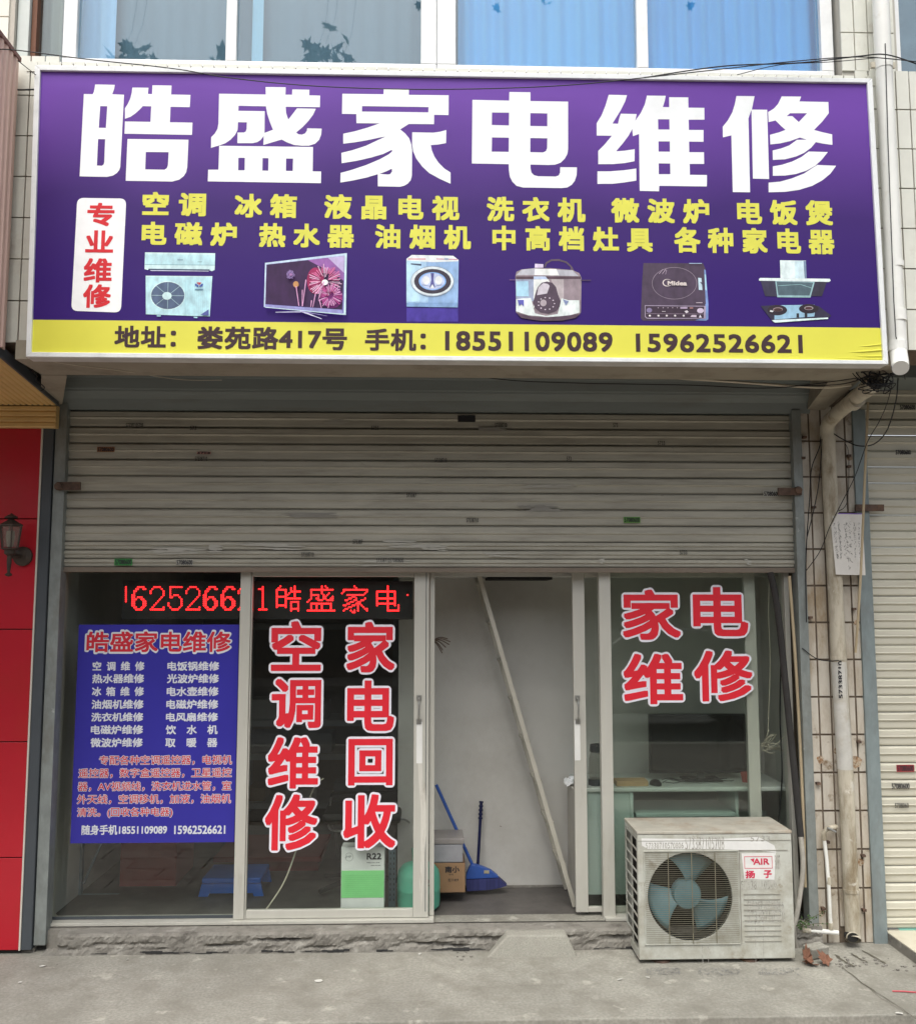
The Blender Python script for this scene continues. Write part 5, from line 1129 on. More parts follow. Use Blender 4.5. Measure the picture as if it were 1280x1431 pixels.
# ================================================================== things at the foot of the pier
def leafmesh(r=1.0):
    pts = []; import math as mm
    lob = [(-90, .25), (-62, .34), (-35, .62), (-14, .42), (8, .88), (32, .5), (60, .8), (75, .62), (90, 1.05), (105, .62), (120, .8), (148, .5), (172, .88), (194, .42), (215, .62), (242, .34)]
    for a, q in lob: pts.append((r * q * mm.cos(rad(a)), r * q * mm.sin(rad(a))))
    vs = [(0, 0, .0)] + [(x, y, .12 * r * abs(x) / r + .05 * r * (i % 2)) for i, (x, y) in enumerate(pts)]
    return vs, [(0, i + 1, (i + 1) % len(pts) + 1) for i in range(len(pts))]
wd = thing('weed_plant', 'small green weed growing over the elbow of the white water pipe', 'weed', U(1120, 1296, -.1)); LG = mat('weed_green', (.06, .13, .03), .6, var=.3, scale=60); m = MB(); rnd = random.Random(9)
stems = MB()
for i in range(9):
    tip = U(1110 + rnd.uniform(0, 52), 1272 + rnd.uniform(0, 26), -.13 + rnd.uniform(-.03, .03)); a = U(1118, 1298, -.1); stems.tube(spline([a, (a + tip) / 2 + Vector((0, 0, .012)), tip], 4), .0012, 4)
    for j in range(9):
        f = rnd.uniform(.35, 1.05); c = a.lerp(tip, f) + Vector((rnd.uniform(-.008, .008), rnd.uniform(-.01, .01), .012 * (1 - f) + rnd.uniform(-.008, .008)))
        u = Vector((rnd.uniform(-1, 1), rnd.uniform(-1, .2), rnd.uniform(-.4, .8))).normalized(); v_ = u.cross(Vector((rnd.uniform(-1, 1), 1, rnd.uniform(-1, 1)))).normalized(); L_ = rnd.uniform(.007, .013)
        m.add([c - u * L_ * .2, c + u * L_ * .5 + v_ * L_ * .45, c + u * L_, c + u * L_ * .5 - v_ * L_ * .45], [(0, 1, 2, 3)])
m.build('leaves', LG, wd, recalc=False, kind='stuff'); stems.build('stems', mat('weed_stem', (.1, .1, .05)), wd)
DL = mat('dry_leaf', (.19, .085, .05), .8, var=.35, scale=40, dirt=(.14, .08, .05), dscale=40)
def dry(px, py, r, label, rx, ry, rz, yoff=0):
    vs, fs = leafmesh(r); m = MB(); p = G(px, py); R = Matrix.Rotation(rz, 3, 'Z') @ Matrix.Rotation(rx, 3, 'X') @ Matrix.Rotation(ry, 3, 'Y')
    vs2 = []
    for v in vs:
        v = Vector(v); v.z += .35 * v.y * v.y / r + .25 * math.sin(v.x / r * 4) * r * .4; vs2.append(R @ v)
    mz = min(v.z for v in vs2); m.add([v + Vector((p.x, p.y, .004 - mz)) for v in vs2], fs)
    o = m.build('dead_leaf', DL, None, recalc=False); o.modifiers.new('s', 'SOLIDIFY').thickness = .001; tag(o, label, 'leaf', 'dead leaves beside the outdoor unit')
dry(1128, 1347, .06, 'curled reddish dead leaf standing up beside the outdoor unit', 1.1, .3, .5); dry(1134, 1350, .05, 'flat reddish dead leaf in front of the curled one', .3, .1, 2.2); dry(1155, 1349, .055, 'brown dead leaf lying in front of the grey rubble piece', .5, -.2, 1.0)
p = G(1146, 1344); m = MB(); m.obox((p.x, p.y + .05, .03), Vector((.045, .01, .004)), Vector((-.01, .035, 0)), Vector((0, -.006, .026))); tag(m.build('rubble_piece', M['concrete'], None, bevel=.006), 'broken grey piece of concrete lying behind the dead leaves', 'rubble')
m = MB(); rnd = random.Random(21)
for i in range(46):
    px_, py_ = rnd.choice(((1190, 1350), (1205, 1345), (1225, 1345), (1255, 1352), (1180, 1346), (100, 1350), (640, 1334))); p = G(px_ + rnd.gauss(0, 14), py_ + rnd.gauss(0, 5)); r_ = rnd.uniform(.002, .006)
    if p.y > -.09: continue
    m.obox((p.x, p.y, r_ * .6), Vector((r_, r_ * .3, 0)), Vector((-r_ * .3, r_ * .8, 0)), Vector((0, 0, r_ * .6)))
struct_ = m.build('gravel_crumbs', M['concrete_dark'], None, kind='stuff'); struct_['label'] = 'crumbs of gravel scattered along the foot of the wall'
LIT = flat('litter_white', (.55, .54, .5))
for (px, py, a, b, rz, lab) in ((866, 1371, .03, .006, .3, 'white paper sliver on the pavement left of the outdoor unit'), (905, 1368, .02, .004, -.3, 'tiny paper scrap below the left foot of the outdoor unit'), (587, 1335, .016, .01, 0, 'white scrap on the pavement at the left of the ramp block'),
                          (1257, 1418, .03, .008, -.2, 'pale paper scrap near the lower right corner of the pavement'), (178, 1343, .011, .008, .5, 'white crumb on the pavement below the blue poster'), (60, 1352, .03, .012, .2, 'flattened pale scrap on the pavement by the red wall'), (28, 1375, .016, .01, .1, 'small pale scrap nearest the lower left corner'), (445, 1373, .03, .016, .1, 'whitish plaster smear stuck on the pavement left of centre')):
    p = G(px, py); c, s_ = math.cos(rz), math.sin(rz); m = MB(); vs_ = []; [vs_.append(Vector((p.x, p.y, .003 + random.uniform(0, .004))) + (Vector((c, s_, 0)) * a * .6 * math.cos(q * .8976) + Vector((-s_, c, 0)) * b * .8 * math.sin(q * .8976)) * random.uniform(.6, 1.1)) for q in range(7)]; m.add(vs_ + [v + Vector((0, 0, .0012)) for v in vs_], [tuple(range(7, 14)), tuple(reversed(range(7)))] + [(i, (i + 1) % 7, (i + 1) % 7 + 7, i + 7) for i in range(7)]); tag(m.build('paper_scrap', LIT, None), lab, 'litter', 'scraps on the pavement')
m = MB(); m.tube([G(1247, 1387) + Vector((0, 0, .004)), G(1262, 1388) + Vector((0, 0, .006)), G(1284, 1389) + Vector((0, 0, .004))], .003, 6); tag(m.build('red_string', flat('red_plastic', (.55, .1, .12)), None), 'short red plastic string on the pavement at the right edge', 'string')

# ================================================================== inside the shop
# ladder leaning up to the loft
ld = thing('ladder', 'pale wooden ladder leaning up to the loft opening behind the doorway', 'ladder', U(800, 1240, .45))
LW = mat('ladder_wood', (.42, .4, .34), .7, var=.08, scale=10)
yf_, yk_ = .24, .54
bot = U(800, 1252, yf_); bot.z = FZ + .012; bot.x = UX(803, 1250, yf_); top = U(663, 782, yf_)
B2, T2 = Vector((bot.x, yk_, bot.z)), Vector((top.x, yk_, top.z))
MB().bar(bot, top, .024, .022).build('side_rail', LW, ld, bevel=.002); MB().bar(B2, T2, .024, .022).build('side_rail', LW, ld, bevel=.002)
for i in range(1, 9):
    a = bot.lerp(top, i / 8.6); b = B2.lerp(T2, i / 8.6); MB().obox((a + b) / 2, Vector((.018, 0, -.0)), Vector((0, (yk_ - yf_) / 2 - .0115, 0)), Vector((0, 0, .006))).build('rung', LW, ld)
# broom and dustpan stick
yb_ = .5
bm_ = thing('broom', 'blue plastic broom with a long blue handle standing against the wall', 'broom', U(680, 1245, yb_)); BL = flat('blue_plastic', (.04, .1, .36), .4); BD = mat('navy_bristles', (.03, .035, .13), .8, stretch=(8, 1, .3), var=.4, scale=12)
MB().tube([U(609.5, 1097, yb_ + .06), U(661, 1211, yb_)], .009, 10).build('handle', BL, bm_, smooth=True)
hd = quadpx([(658, 1208), (664, 1208), (674, 1211), (686, 1216), (695, 1223), (697, 1226), (651, 1228), (651, 1223), (654, 1215)], yb_); MB().prism([hd], yb_ - .02, yb_ + .02).build('head', BL, bm_, bevel=.004)
MB().prism([quadpx([(651, 1228.3), (697, 1226.3), (708, 1236), (700, 1239), (685, 1242), (652, 1244)], yb_)], yb_ - .026, yb_ + .026).build('bristles', BD, bm_)
p = U(680, 1219, yb_ - .022); MB().box(p.x - .014, p.x + .014, yb_ - .0225, yb_ - .021, p.z - .008, p.z + .008).build('sticker', flat('gold_label', (.4, .36, .25)), bm_)
m = MB(); pts_ = [U(672.5, 1120, yb_ + .07), U(667.5, 1215, yb_ + .03)]; t = thing('dustpan_stick', 'dark navy stick handle standing upright behind the broom', 'stick', pts_[1]); NV = flat('navy_plastic', (.012, .015, .06), .4)
MB().tube(pts_, .0085, 10).build('shaft', NV, t, smooth=True)
for i in range(5): a = pts_[0].lerp(pts_[1], i * .06); b = pts_[0].lerp(pts_[1], i * .06 + .025); MB().tube([a, b], .0125, 10).build('grip_ring', NV, t)
# cartons and bin
def carton(l, r, t, b, y0, y1, col, name, label, cat='carton'):
    x0, x1 = UX(l, (t + b) / 2, y0), UX(r, (t + b) / 2, y0); z0, z1 = UZ((l + r) / 2, b, y0), UZ((l + r) / 2, t, y0)
    th = thing(name, label, cat, ((x0 + x1) / 2, (y0 + y1) / 2, z0)); MB().box(x0, x1, y0, y1, z0, z1).build('box', mat(name + '_board', col, .8, var=.08, scale=8), th, bevel=.003); return th, x0, x1, z0, z1
c1, x0, x1, z0, z1 = carton(600, 650, 1207, 1248, .33, .52, (.28, .17, .09), 'brown_carton', 'small brown cardboard carton with black print beside the broom')
z0 = FZ; m = MB(); putpx(m, '南小', 622, 642, 1211, 1220, .33, y=.3285, r=.001); p = U(634, 1231, .33); dashes(m, p.x - .03, p.x + .025, p.z - .008, p.z + .012, .3288, 7); dashes(m, p.x - .025, p.x - .002, p.z + .026, p.z + .036, .3288, 4); m.build('print', M['ink'], c1, recalc=False)
MB().box(x0 + .001, x1 - .001, .332, .5195, UZ(620, 1207, .33) + .0003, UZ(620, 1207, .33) + .002).build('flap', mat('carton_flap', (.2, .12, .07)), c1)
zc1 = UZ(620, 1207, .33) + .003
pbx = thing('storage_box', 'translucent grey plastic box with lid on top of the brown carton', 'box', (UX(628, 1190, .33), .42, zc1)); x0, x1 = UX(600, 1190, .33), UX(647, 1190, .33); zt2 = UZ(628, 1172, .33)
MB().box(x0, x1, .33, .52, zc1, zt2 - .03).build('box', mat('frosted_plastic', (.3, .3, .32), .4), pbx, bevel=.006); MB().box(x0 - .004, x1 + .006, .325, .525, zt2 - .0295, zt2).build('lid', mat('lid_plastic', (.26, .24, .23), .4), pbx, bevel=.004)
r2, x0, x1, z0, z1 = carton(476.5, 537, 1184.5, 1269.5, .1, .2, (.66, .67, .66), 'refrigerant_carton', 'white and green refrigerant carton marked R22 standing behind the left door glass')
a, b = UZ(506, 1217, .1), UZ(506, 1255, .1); MB().box(x0 + .002, x1 - .001, .0985, .0998, b, a).build('green_band', flat('light_green_print', (.23, .66, .25)), r2)
m = MB(); putpx(m, 'R22', 512.5, 533, 1192.5, 1201.5, .1, y=.0985, r=.0013); p = U(522, 1206, .1); dashes(m, p.x - .035, p.x + .03, p.z - .003, p.z + .003, .0988, 12); p = U(526, 1210, .1); dashes(m, p.x - .028, p.x + .022, p.z - .002, p.z + .002, .0988, 9)
m.build('print', M['ink'], r2, recalc=False); m = MB(); c_ = U(488, 1198, .1); n = 24
for i in range(n):
    if 9 < i < 12: continue
    t0_, t1_ = 6.2832 * i / n, 6.2832 * (i + 1) / n; m.add([(c_.x + q * math.cos(t), .0987, c_.z + q * math.sin(t)) for t in (t0_, t1_) for q in (.019, .0205)], [(0, 1, 3, 2)])
putpx(m, 'JHF', 482.5, 491, 1196, 1200, .1, y=.0985, r=.0003); m.build('emblem', flat('grey_print', (.18, .2, .2)), r2, recalc=False)
m = MB()
for i in range(11): z = b + .012 + i * .0095; m.box(x0 + .02, x1 - .02 , .0978, .0984, z, z + .0007)
m.build('table_lines', flat('dark_green_print', (.12, .45, .16)), r2, kind='stuff')
gc = thing('gas_cylinder', 'mint green refrigerant gas cylinder straddling the left door jamb', 'gas cylinder', (UX(585, 1240, .27), .27, FZ)); cx = UX(585, 1240, .27); rc = (UX(615, 1240, .27) - UX(555, 1240, .27)) / 2
GZ = mat('mint_enamel', (.11, .42, .3), .4, var=.06, scale=8); zt3 = UZ(585, 1203, .27)
MB().lathe((cx, .27, 0), [(rc * .8, FZ), (rc * .98, FZ + .02), (rc, FZ + .05), (rc, FZ + .1), (rc * 1.015, FZ + .105), (rc, FZ + .11), (rc, zt3 - .085), (rc * .95, zt3 - .05), (rc * .75, zt3 - .022), (rc * .4, zt3 - .006), (.01, zt3)], 32).build('body', GZ, gc, smooth=True)
MB().lathe((cx, .27, 0), [(rc * .3, zt3 - .006), (rc * .34, zt3 + .06), (rc * .3, zt3 + .06), (rc * .27, zt3 + .0)], 20).build('valve_collar', GZ, gc, smooth=True)
m = MB(); put(m, 'R22', cx + .01, cx + .055, UZ(585, 1236, .2), UZ(585, 1226, .2), .27 - rc * .97, r=.001); p = U(607, 1232, .17); m.build('print', M['ink'], gc, recalc=False)
sp_ = thing('slotted_post', 'blue grey perforated steel post standing between the carton and the cylinder', 'post', U(548, 1262, .3)); x0, x1 = UX(543, 1220, .3), UX(553, 1220, .3)
MB().box(x0, x1, .3, .304, FZ, UZ(548, 1187, .3)).build('angle_bar', mat('blue_grey_steel', (.1, .15, .19), .5), sp_)
m = MB()
for i in range(12):
    for k in (-1, 1): z = FZ + .03 + i * .026; m.box((x0 + x1) / 2 + k * .009 - .002, (x0 + x1) / 2 + k * .009 + .002, .2985, .2998, z, z + .011)
m.build('slots', M['black_void'], sp_, kind='stuff')
# black bag on a chair behind the left door, office chair frame
bg_ = thing('office_chair', 'black office chair with thin steel arm frame behind the left door glass', 'chair', U(520, 1275, .7)); yc_ = .75
MB().prism([quadpx([(460, 1110), (563, 1108), (572, 1130), (558, 1180), (545, 1210), (470, 1205)], yc_)], yc_, yc_ + .08).build('backrest', flat('black_mesh', (.015, .015, .016)), bg_, bevel=.02)
MB().box(UX(450, 1200, .5), UX(560, 1200, .5), .45, .8, FZ + .38, FZ + .44).build('seat', flat('black_fabric', (.02, .02, .02)), bg_, bevel=.02)
MB().tube(spline(P3([(463, 1115, .7), (460, 1140, .6), (463, 1160, .55), (500, 1160, .5), (520, 1150, .5), (560, 1145, .55), (572, 1150, .6)])), .006, 8).build('arm_tube', M['steel'], bg_, smooth=True)
for a in range(5): t = a * 1.2566; c_ = Vector((UX(505, 1200, .62), .62, FZ + .03)); MB().tube([c_ + Vector((0, 0, .05)), c_ + Vector((.26 * math.cos(t), .26 * math.sin(t), 0))], .014, 8).build('leg', flat('black_leg', (.02, .02, .02)), bg_)
MB().tube([c_ + Vector((0, 0, .04)), c_ + Vector((0, 0, .36))], .025, 10).build('column', M['steel'], bg_)
# shelving rack deep in the room
rk = thing('shelf_rack', 'grey steel shelf rack with boxes deep inside the dark room', 'shelf rack', (-.8, 2.6, FZ)); X0, X1 = UX(330, 1050, 2.2), UX(556, 1050, 2.2)
for x in (X0, X1 - .04):
    for y in (2.2, 2.6): MB().box(x, x + .04, y, y + .04, FZ, 2.2).build('post', flat('grey_steel', (.3, .32, .33)), rk)
for py in (880, 1015, 1062, 1130): z = UZ(440, py, 2.2); MB().box(X0 + .041, X1 - .041, 2.19, 2.66, z, z + .04).build('shelf', flat('shelf_board', (.4, .42, .42)), rk)
rnd = random.Random(2)
for k, py in enumerate((1015, 1062, 1130)):
    x = X0 + .08; kk = 0
    while x < X1 - .25:
        w_ = rnd.uniform(.12, .28); h_ = rnd.uniform(.07, .15); z = UZ(440, py, 2.2) + .041; c = rnd.choice(((.4, .4, .38), (.25, .17, .1), (.2, .22, .25), (.5, .48, .45)))
        cn = rnd.choice(('left', 'right')); o = MB().box(x, x + w_, 2.25, 2.5, z, z + h_).build('shelf_box', flat('shelf_box_board', c), None, bevel=.004)
        nb_ = ('first', 'second', 'third', 'fourth', 'fifth', 'sixth', 'seventh')[kk]; kk += 1; tag(o, nb_ + ' box from the left, ' + ('pale' if c[0] > .3 else 'brown' if c[2] < .15 else 'slate grey') + ', on the ' + ('upper', 'middle', 'lower')[k] + ' shelf of the dim rack', 'box', 'boxes on the shelf rack'); x += w_ + rnd.uniform(.03, .15)
# counter, red cabinet and stool at the left
rc_ = thing('red_cabinet', 'dark red cabinet on a short leg behind the blue poster pane', 'cabinet', (UX(205, 1250, .8), .9, FZ)); x0, x1 = UX(167, 1220, .7), UX(246, 1220, .7)
MB().box(x0, x1, .7, 1.1, UZ(205, 1265, .7), UZ(205, 1160, .7)).build('body', flat('oxblood_paint', (.32, .045, .04)), rc_, bevel=.005); MB().box(UX(198, 1270, .72), UX(219, 1270, .72), .72, 1.0, FZ, UZ(205, 1265, .7) - .001).build('leg', flat('oxblood_leg', (.35, .02, .03)), rc_)
sd2 = thing('display_stand', 'grey blue steel frame with a low crossbar at the left side of the room', 'stand', (UX(130, 1260, .6), .6, FZ)); GS = flat('grey_blue_steel', (.17, .22, .26))
MB().box(UX(107, 1220, .55), UX(114, 1220, .55), .55, .58, FZ, 1.4).build('upright', GS, sd2); MB().box(UX(114, 1252, .55) + .001, UX(165, 1252, .55), .555, .575, UZ(140, 1254, .55), UZ(140, 1251, .55)).build('crossbar', GS, sd2); MB().bar(U(117, 1235, .57), U(142, 1178, .57), .012, .012).build('brace', GS, sd2); MB().box(UX(196, 1260, .55), UX(199, 1260, .55), .555, .575, FZ, UZ(197, 1252, .55)).build('upright', GS, sd2)
mb_ = thing('plastic_stool', 'bright blue plastic stool behind the left mullion', 'stool', (UX(325, 1280, .6), .7, FZ)); BS = flat('stool_blue', (.01, .14, .6), .4)
zs_ = UZ(325, 1232, .55); xs0_, xs1_ = UX(284, 1260, .55), UX(366, 1260, .55)
MB().box(xs0_, xs1_, .5, .78, zs_, zs_ + .03).build('seat', BS, mb_, bevel=.008)
for (x, y) in ((xs0_, .5), (xs1_, .5), (xs0_, .76), (xs1_, .76)):
    s_ = -1 if x == xs0_ else 1; MB().add([(x + s_ * .015 - s_ * k, y + j, FZ) for k in (0, .05) for j in (0, .02)] + [(x - s_ * k, y + j, zs_ - .001) for k in (0, .06) for j in (0, .02)], [(0, 1, 5, 4), (2, 3, 7, 6), (0, 2, 6, 4), (1, 3, 7, 5), (4, 5, 7, 6), (0, 1, 3, 2)]).build('leg', BS, mb_)
MB().box(xs0_ + .01, xs1_ - .01, .505, .515, zs_ - .05, zs_ - .001).build('apron', BS, mb_)
tb_ = thing('maroon_table', 'maroon topped low table standing beyond the blue stool', 'table', (UX(400, 1240, 1.0), 1.1, FZ)); x0, x1 = UX(300, 1210, 1.0), UX(450, 1210, 1.0); zt_m = UZ(380, 1195, 1.0)
MB().box(x0, x1, .95, 1.5, zt_m - .03, zt_m).build('table_top', flat('maroon_laminate', (.24, .05, .05)), tb_, bevel=.004)
MB().box(x0 + .15, x1 - .02, .98, 1.45, FZ, zt_m - .031).build('cupboard', flat('maroon_cupboard', (.2, .045, .045)), tb_)
o = MB().tube(spline(P3([(70, 1270, .14), (80, 1281, .16), (95, 1284, .17), (115, 1286, .17), (140, 1292, .14)])), .004, 6).build('cable', M['cable_pale'], None, smooth=True); tag(o, 'white cable lying along the sill behind the left pane', 'cable')
o = MB().tube(spline(P3([(452, 1088, .12), (444, 1095, .12), (434, 1112, .12), (422, 1160, .12), (410, 1200, .12), (396, 1235, .12), (376, 1266, .12), (372, 1271, .12)])), .004, 6).build('cable', M['cable_pale'], None, smooth=True); tag(o, 'pale cable hanging down behind the red characters of the left door', 'cable')

# ================================================================== desk by the right pane
dk_ = thing('desk', 'white laminate computer desk with a keyboard shelf behind the right pane', 'desk', (UX(950, 1270, .3), .38, FZ)); DM = mat('white_laminate', (.52, .55, .52), .4, var=.04, scale=5); DG = mat('green_white_laminate', (.42, .5, .47), .5, var=.04, scale=5)
yd0, yd1 = .16, .58; xd0, xd1 = UX(816, 1200, yd0), XR + .02; zd = UZ(950, 1101, yd0)
MB().box(xd0 - .01, xd1, yd0, yd1, zd - .022, zd).build('desk_top', DM, dk_, bevel=.006)
MB().box(xd0, xd0 + .02, yd0 + .01, yd1, FZ + .001, zd - .0225).build('side_panel', DM, dk_)
MB().box(xd0 + .021, UX(882, 1200, yd0), yd0 + .014, yd0 + .03, FZ + .09, zd - .0225).build('door_panel', DG, dk_)
MB().box(UX(882, 1200, yd0) + .001, UX(882, 1200, yd0) + .018, yd0 + .01, yd1, FZ + .001, zd - .0225).build('side_panel', DG, dk_)
MB().box(xd0 + .021, xd1, yd1 - .05, yd1 - .035, FZ + .12, zd - .2).build('back_panel', DG, dk_)
MB().box(UX(889, 1138, yd0 + .03), UX(1028, 1138, yd0 + .03), yd0 + .03, yd1 - .06, UZ(960, 1142, yd0 + .03), UZ(960, 1137, yd0 + .03)).build('keyboard_shelf', DG, dk_, bevel=.002)
MB().box(UX(1030, 1200, yd0 + .05), UX(1034, 1200, yd0 + .05), yd0 + .05, yd1 - .06, FZ + .001, zd - .023).build('side_panel', DG, dk_)
MB().box(UX(968, 1150, .45), UX(976, 1150, .45), .44, .47, FZ + .2, UZ(970, 1143, .2) ).build('bracket', M['charcoal'], dk_)
mo = thing('monitor', 'black computer monitor standing on the desk, screen dark', 'monitor', (UX(980, 1100, .38), .38, zd)); ym = .36; x0, x1, z0, z1 = UX(907.5, 1040, ym), UX(1043, 1040, ym), UZ(975, 1081, ym), UZ(975, 998, ym)
BK = flat('black_plastic', (.012, .012, .013), .35)
MB().box(x0, x1, ym, ym + .03, z0, z1).build('housing', BK, mo, bevel=.004); MB().box(x0 + .012, x1 - .012, ym - .0015, ym - .0004, z0 + .02, z1 - .012).build('screen', mat('dark_screen', (.006, .007, .008), .15), mo)
MB().box(UX(976, 1090, ym), UX(985, 1090, ym), ym + .012, ym + .028, zd + .009, z0 - .0005).build('stand', flat('stand_grey', (.06, .065, .065)), mo); MB().box(UX(955, 1090, ym), UX(1006, 1090, ym), ym - .06, ym + .09, zd + .0005, zd + .0085).build('base', BK, mo, bevel=.003)
bt = thing('drinking_bottle', 'clear drinking bottle with dark lid and base on the desk corner', 'bottle', (UX(833, 1100, .25), .25, zd)); bx_ = UX(833, 1070, .25); k_ = 1 / 1312 * 5.0
zz_ = lambda py: UZ(833, py, .25)
MB().lathe((bx_, .25, 0), [(11 * k_, zd + .0005), (11 * k_, zz_(1089)), (10 * k_, zz_(1088.5))], 20).build('base_sleeve', flat('dark_rubber', (.045, .055, .06)), bt, smooth=True)
MB().lathe((bx_, .25, 0), [(10.2 * k_, zz_(1088)), (9.8 * k_, zz_(1060)), (7.5 * k_, zz_(1052)), (7.4 * k_, zz_(1051))], 20).build('body', glass('bottle_plastic', (.75, .76, .74), haze=.25), bt, smooth=True)
MB().lathe((bx_, .25, 0), [(8 * k_, zz_(1051)), (8.6 * k_, zz_(1049)), (8.2 * k_, zz_(1041)), (7 * k_, zz_(1040))], 20).build('lid', flat('lid_dark', (.04, .045, .05)), bt, smooth=True)
o = MB().box(UX(862, 1097, .2), UX(906, 1097, .2), .2, .3, zd + .0005, UZ(880, 1092, .2)).build('cardboard_strip', mat('kraft_board', (.42, .27, .14), .8), None, bevel=.001); tag(o, 'flat brown cardboard strip lying on the desk left of the monitor', 'cardboard')
o = MB().lathe((UX(916, 1097, .24), .24, zd), [(.001, .028), (.02, .024), (.03, .012), (.031, .0005)], 16, scale=(1, 1.5)).build('computer_mouse', BK, None, smooth=True); tag(o, 'black computer mouse beside the cardboard strip on the desk', 'mouse')
o = MB().lathe((UX(1043, 1095, .3), .3, zd), [(.022, .0005), (.03, .05), (.028, .05), (.021, .006)], 16).build('red_pot', flat('red_pot', (.35, .06, .04)), None, smooth=True); tag(o, 'small red pot on the desk at the right of the monitor', 'pot')
m = MB(); rnd = random.Random(4)
for i in range(7):
    a = UX(920 + rnd.uniform(0, 30), 1098, .3); pts_ = [Vector((a + j * .06, .3 + rnd.uniform(-.05, .05), zd + .003 + rnd.uniform(0, .018))) for j in range(6)]; m.tube(spline(pts_, 4), .0018, 5)
tag(m.build('desk_cables', M['cable'], None, recalc=False), 'loose black cables lying around the monitor base', 'cables')
m = MB()
for i in range(14):
    a = U(1062 + rnd.uniform(0, 8), 1045 + rnd.uniform(-6, 6), .2); b = U(1085 + rnd.uniform(-12, 12), 1030 + rnd.uniform(-12, 22), .2 + rnd.uniform(-.05, .05)); m.tube(spline([a, (a + b) / 2 + Vector((0, -.02, rnd.uniform(-.02, .03))), b], 5), .0024, 5)
tag(m.build('wire_bundle', M['cable_pale'], None, recalc=False), 'splayed bundle of beige wires hanging behind the right end of the glass', 'wires')
for (pts_, lab) in (([(1075, 800, .12), (1074, 860, .12), (1076, 930, .12), (1073, 1025, .12)], 'thin pale wire hanging above the splayed wire bundle'), ([(1092, 900, .14), (1090, 1000, .14), (1093, 1080, .14), (1088, 1150, .14)], 'black wire hanging down inside the right end of the shopfront')):
    o = MB().tube(spline(P3(pts_)), .002 if 'pale' in lab else .004, 5).build('cable', M['cable_pale'] if 'pale' in lab else M['cable'], None); tag(o, lab, 'cable')
tp = thing('tissue_cup', 'crumpled white tissue in a paper cup on the desk corner beside the door', 'cup', U(800, 1100, .3)); c_ = U(800, 1098, .3)
xq = UX(799, 1100, .3)
pdl = thing('cabinet_panel', 'tall cream side cabinet at the right of the doorway with rounded top', 'cabinet', (UX(806, 1280, .35), .35, FZ)); xk0, xk1 = UX(797, 1278, .5), UX(813, 1284, .2)
MB().box(UX(811.5, 1284, .14), UX(811.5, 1284, .14) + .03, .14, .56, FZ + .001, UZ(806, 1105, .3)).build('panel', mat('cream_laminate', (.5, .48, .43), .5), pdl, bevel=.004)
tp.location = (UX(811.5, 1284, .14) + .0, .45, UZ(806, 1105, .3)); t0 = tp.location
MB().lathe((t0.x + .012, .45, t0.z), [(.016, .001), (.02, .045), (.018, .045), (.014, .004)], 14).build('cup', WHP, tp, smooth=True)
m = MB(); rnd = random.Random(8)
for i in range(10): a = Vector((t0.x - .012 + rnd.uniform(-.012, .02), .44 + rnd.uniform(-.02, .02), t0.z + rnd.uniform(.012, .03))); m.obox(a, Vector((rnd.uniform(.005, .015), 0, .005)), Vector((0, .012, .004)), Vector((-.003, .001, rnd.uniform(.003, .009))))
m.build('tissue', WHP, tp)
# dried sprig sticking out at the left door jamb
m = MB(); a = U(604, 895, .2)
for i in range(6): b = U(620 + rnd.uniform(-4, 10), 893 + i * 4, .2); m.tube(spline([a, (a + b) / 2 + Vector((0, 0, .012)), b], 4), .003, 5)
tag(m.build('dried_sprig', mat('dry_twig', (.1, .07, .05), .9), None, recalc=False), 'dry brown sprig sticking out beside the left door jamb', 'sprig')

# ================================================================== across the street (seen only as reflections)
struct(MB().box(-40, 40, -60, -14.8, -.2, -.02).build('far_pavement', M['paver']))
ob = thing('opposite_building', 'brown shop row across the street with dark shopfronts and signboards', 'building', (0, -17, -.02)); BR = mat('brown_facade', (.17, .13, .1), .85, var=.15, scale=1)
MB().box(-26, 26, -26, -17.0, -.02, 6.4).build('wall', BR, ob)
for i in range(8):
    x = -25 + i * 6.3
    MB().box(x + .3, x + 5.7, -16.98, -16.9, .3, 2.7).build('shop_window', flat('dark_shop_glass', (.02, .022, .025), .1), ob)
    MB().box(x + .1, x + 5.9, -16.98, -16.75, 2.95, 3.9).build('signboard', flat('faded_signboard', random.choice(((.12, .07, .05), (.25, .05, .05), (.06, .09, .08), (.14, .1, .08)))), ob)
    MB().box(x + 1.5, x + 4.3, -16.98, -16.93, 4.6, 5.8).build('window', flat('upstairs_glass', (.12, .15, .17), .2), ob)
car = thing('parked_car', 'dark grey hatchback parked across the street', 'car', (3.2, -8.8, -.13)); CB = mat('dark_car_paint', (.025, .027, .03), .25, var=.02)
pr = [(-2.05, .28), (-2.1, .6), (-1.95, .82), (-1.1, .95), (-.5, 1.38), (.1, 1.47), (.9, 1.42), (1.55, 1.02), (1.95, .92), (2.08, .6), (2.05, .28)]
m = MB(); m.prism([[(x + 3.2, z - .13) for x, z in pr]], -9.6, -8.0); m.build('body', CB, car, bevel=.08)
m = MB(); m.prism([[(x + 3.2, z - .13) for x, z in ((-.95, .97), (-.45, 1.33), (.1, 1.41), (.85, 1.36), (1.35, 1.0))]], -7.996, -7.99); m.build('side_window', flat('car_glass', (.02, .025, .03), .05), car)
for x in (-1.3, 1.3):
    for y in (-8.1, -9.55): MB().lathe((x + 3.2, y, .2), [(.32, -.1), (.33, -.08), (.33, .08), (.32, .1)], 24, 'y').build('wheel', flat('tyre', (.02, .02, .02)), car)
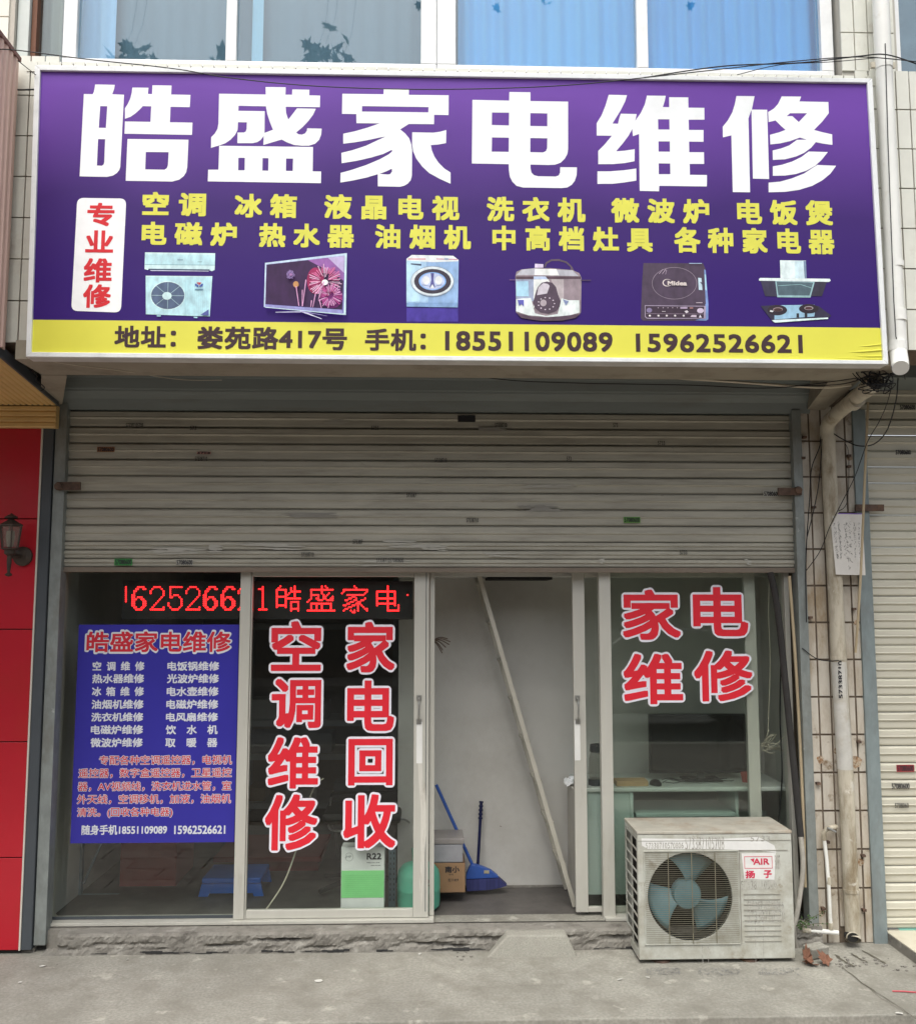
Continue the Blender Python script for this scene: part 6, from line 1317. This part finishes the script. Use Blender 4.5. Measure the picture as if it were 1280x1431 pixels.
# street tree whose lowest twigs are mirrored in the upper windows
tr = thing('plane_tree', 'plane tree at the kerb behind the viewer with broad lobed leaves', 'tree', (7.2, -7.2, -.13)); BKM = mat('plane_bark', (.16, .14, .1), .9, var=.3, scale=6)
trunk = spline([(7.2, -7.2, -.13), (7.2, -7.2, 2.5), (7.1, -7.1, 5), (6.8, -7, 8.3), (5.5, -6.8, 11.5)], 4)
MB().tube(trunk, [.2 - .12 * i / (len(trunk) - 1) for i in range(len(trunk))], 12).build('trunk', BKM, tr, smooth=True)
tips = [(185, 70, 1.25), (455, 60, 1.2), (306, 82, .5), (600, 84, .4), (170, 78, .8), (478, 82, .5), (440, 76, .6)]
yt_ = -6.0; ymir = YW + .025
def mirror_pt(px, py): q = U(px, py, 2 * ymir - yt_); return Vector((q.x, yt_, q.z))
m = MB()
for i, (bx, by, bz) in enumerate(((-2.5, -6.2, 8.6), (-1.2, -6.1, 8.2), (.2, -6.2, 8.4), (1.2, -6.3, 8.4))): m.tube(spline([(6.0, -6.9, 10.3), (4.0, -6.8, 12.0), (bx, by, bz + 4.0)], 5), [.07] * 5 + [.05] * 4 + [.02] * 2, 7)
for a, b, s_ in tips: q = mirror_pt(a, b); m.tube([q, q + Vector((.1, 0, .3)), q + Vector((.4, -.2, 3.4))], [.0015, .002, .004], 4)
m.build('limbs', BKM, tr, kind='stuff')
lv = MB(); rnd = random.Random(12); lvs, lfs = leafmesh(1)
def addleaf(c, r):
    R = Matrix.Rotation(rnd.uniform(0, 6.28), 3, 'Z') @ Matrix.Rotation(rnd.uniform(.3, 1.5), 3, 'X') @ Matrix.Rotation(rnd.uniform(0, 6.28), 3, 'Z'); lv.add([c + R @ (Vector(v) * r) for v in lvs], lfs)
for a, b, s_ in tips:
    q = mirror_pt(a, b)
    for i in range(int(9 * s_)): addleaf(q + Vector((rnd.uniform(-.2, .2) * s_, rnd.uniform(-.1, .1), rnd.uniform(-.16, .1) * s_)), rnd.uniform(.1, .16))
for i in range(1100):
    c = Vector((rnd.gauss(1.5, 2.1), rnd.gauss(-8.5, 1.2), 11.6 + abs(rnd.gauss(0, .8)))); addleaf(c, rnd.uniform(.1, .16))
lv.build('crown', mat('plane_leaf', (.05, .1, .035), .6, var=.3, scale=3), tr, recalc=False, kind='stuff')
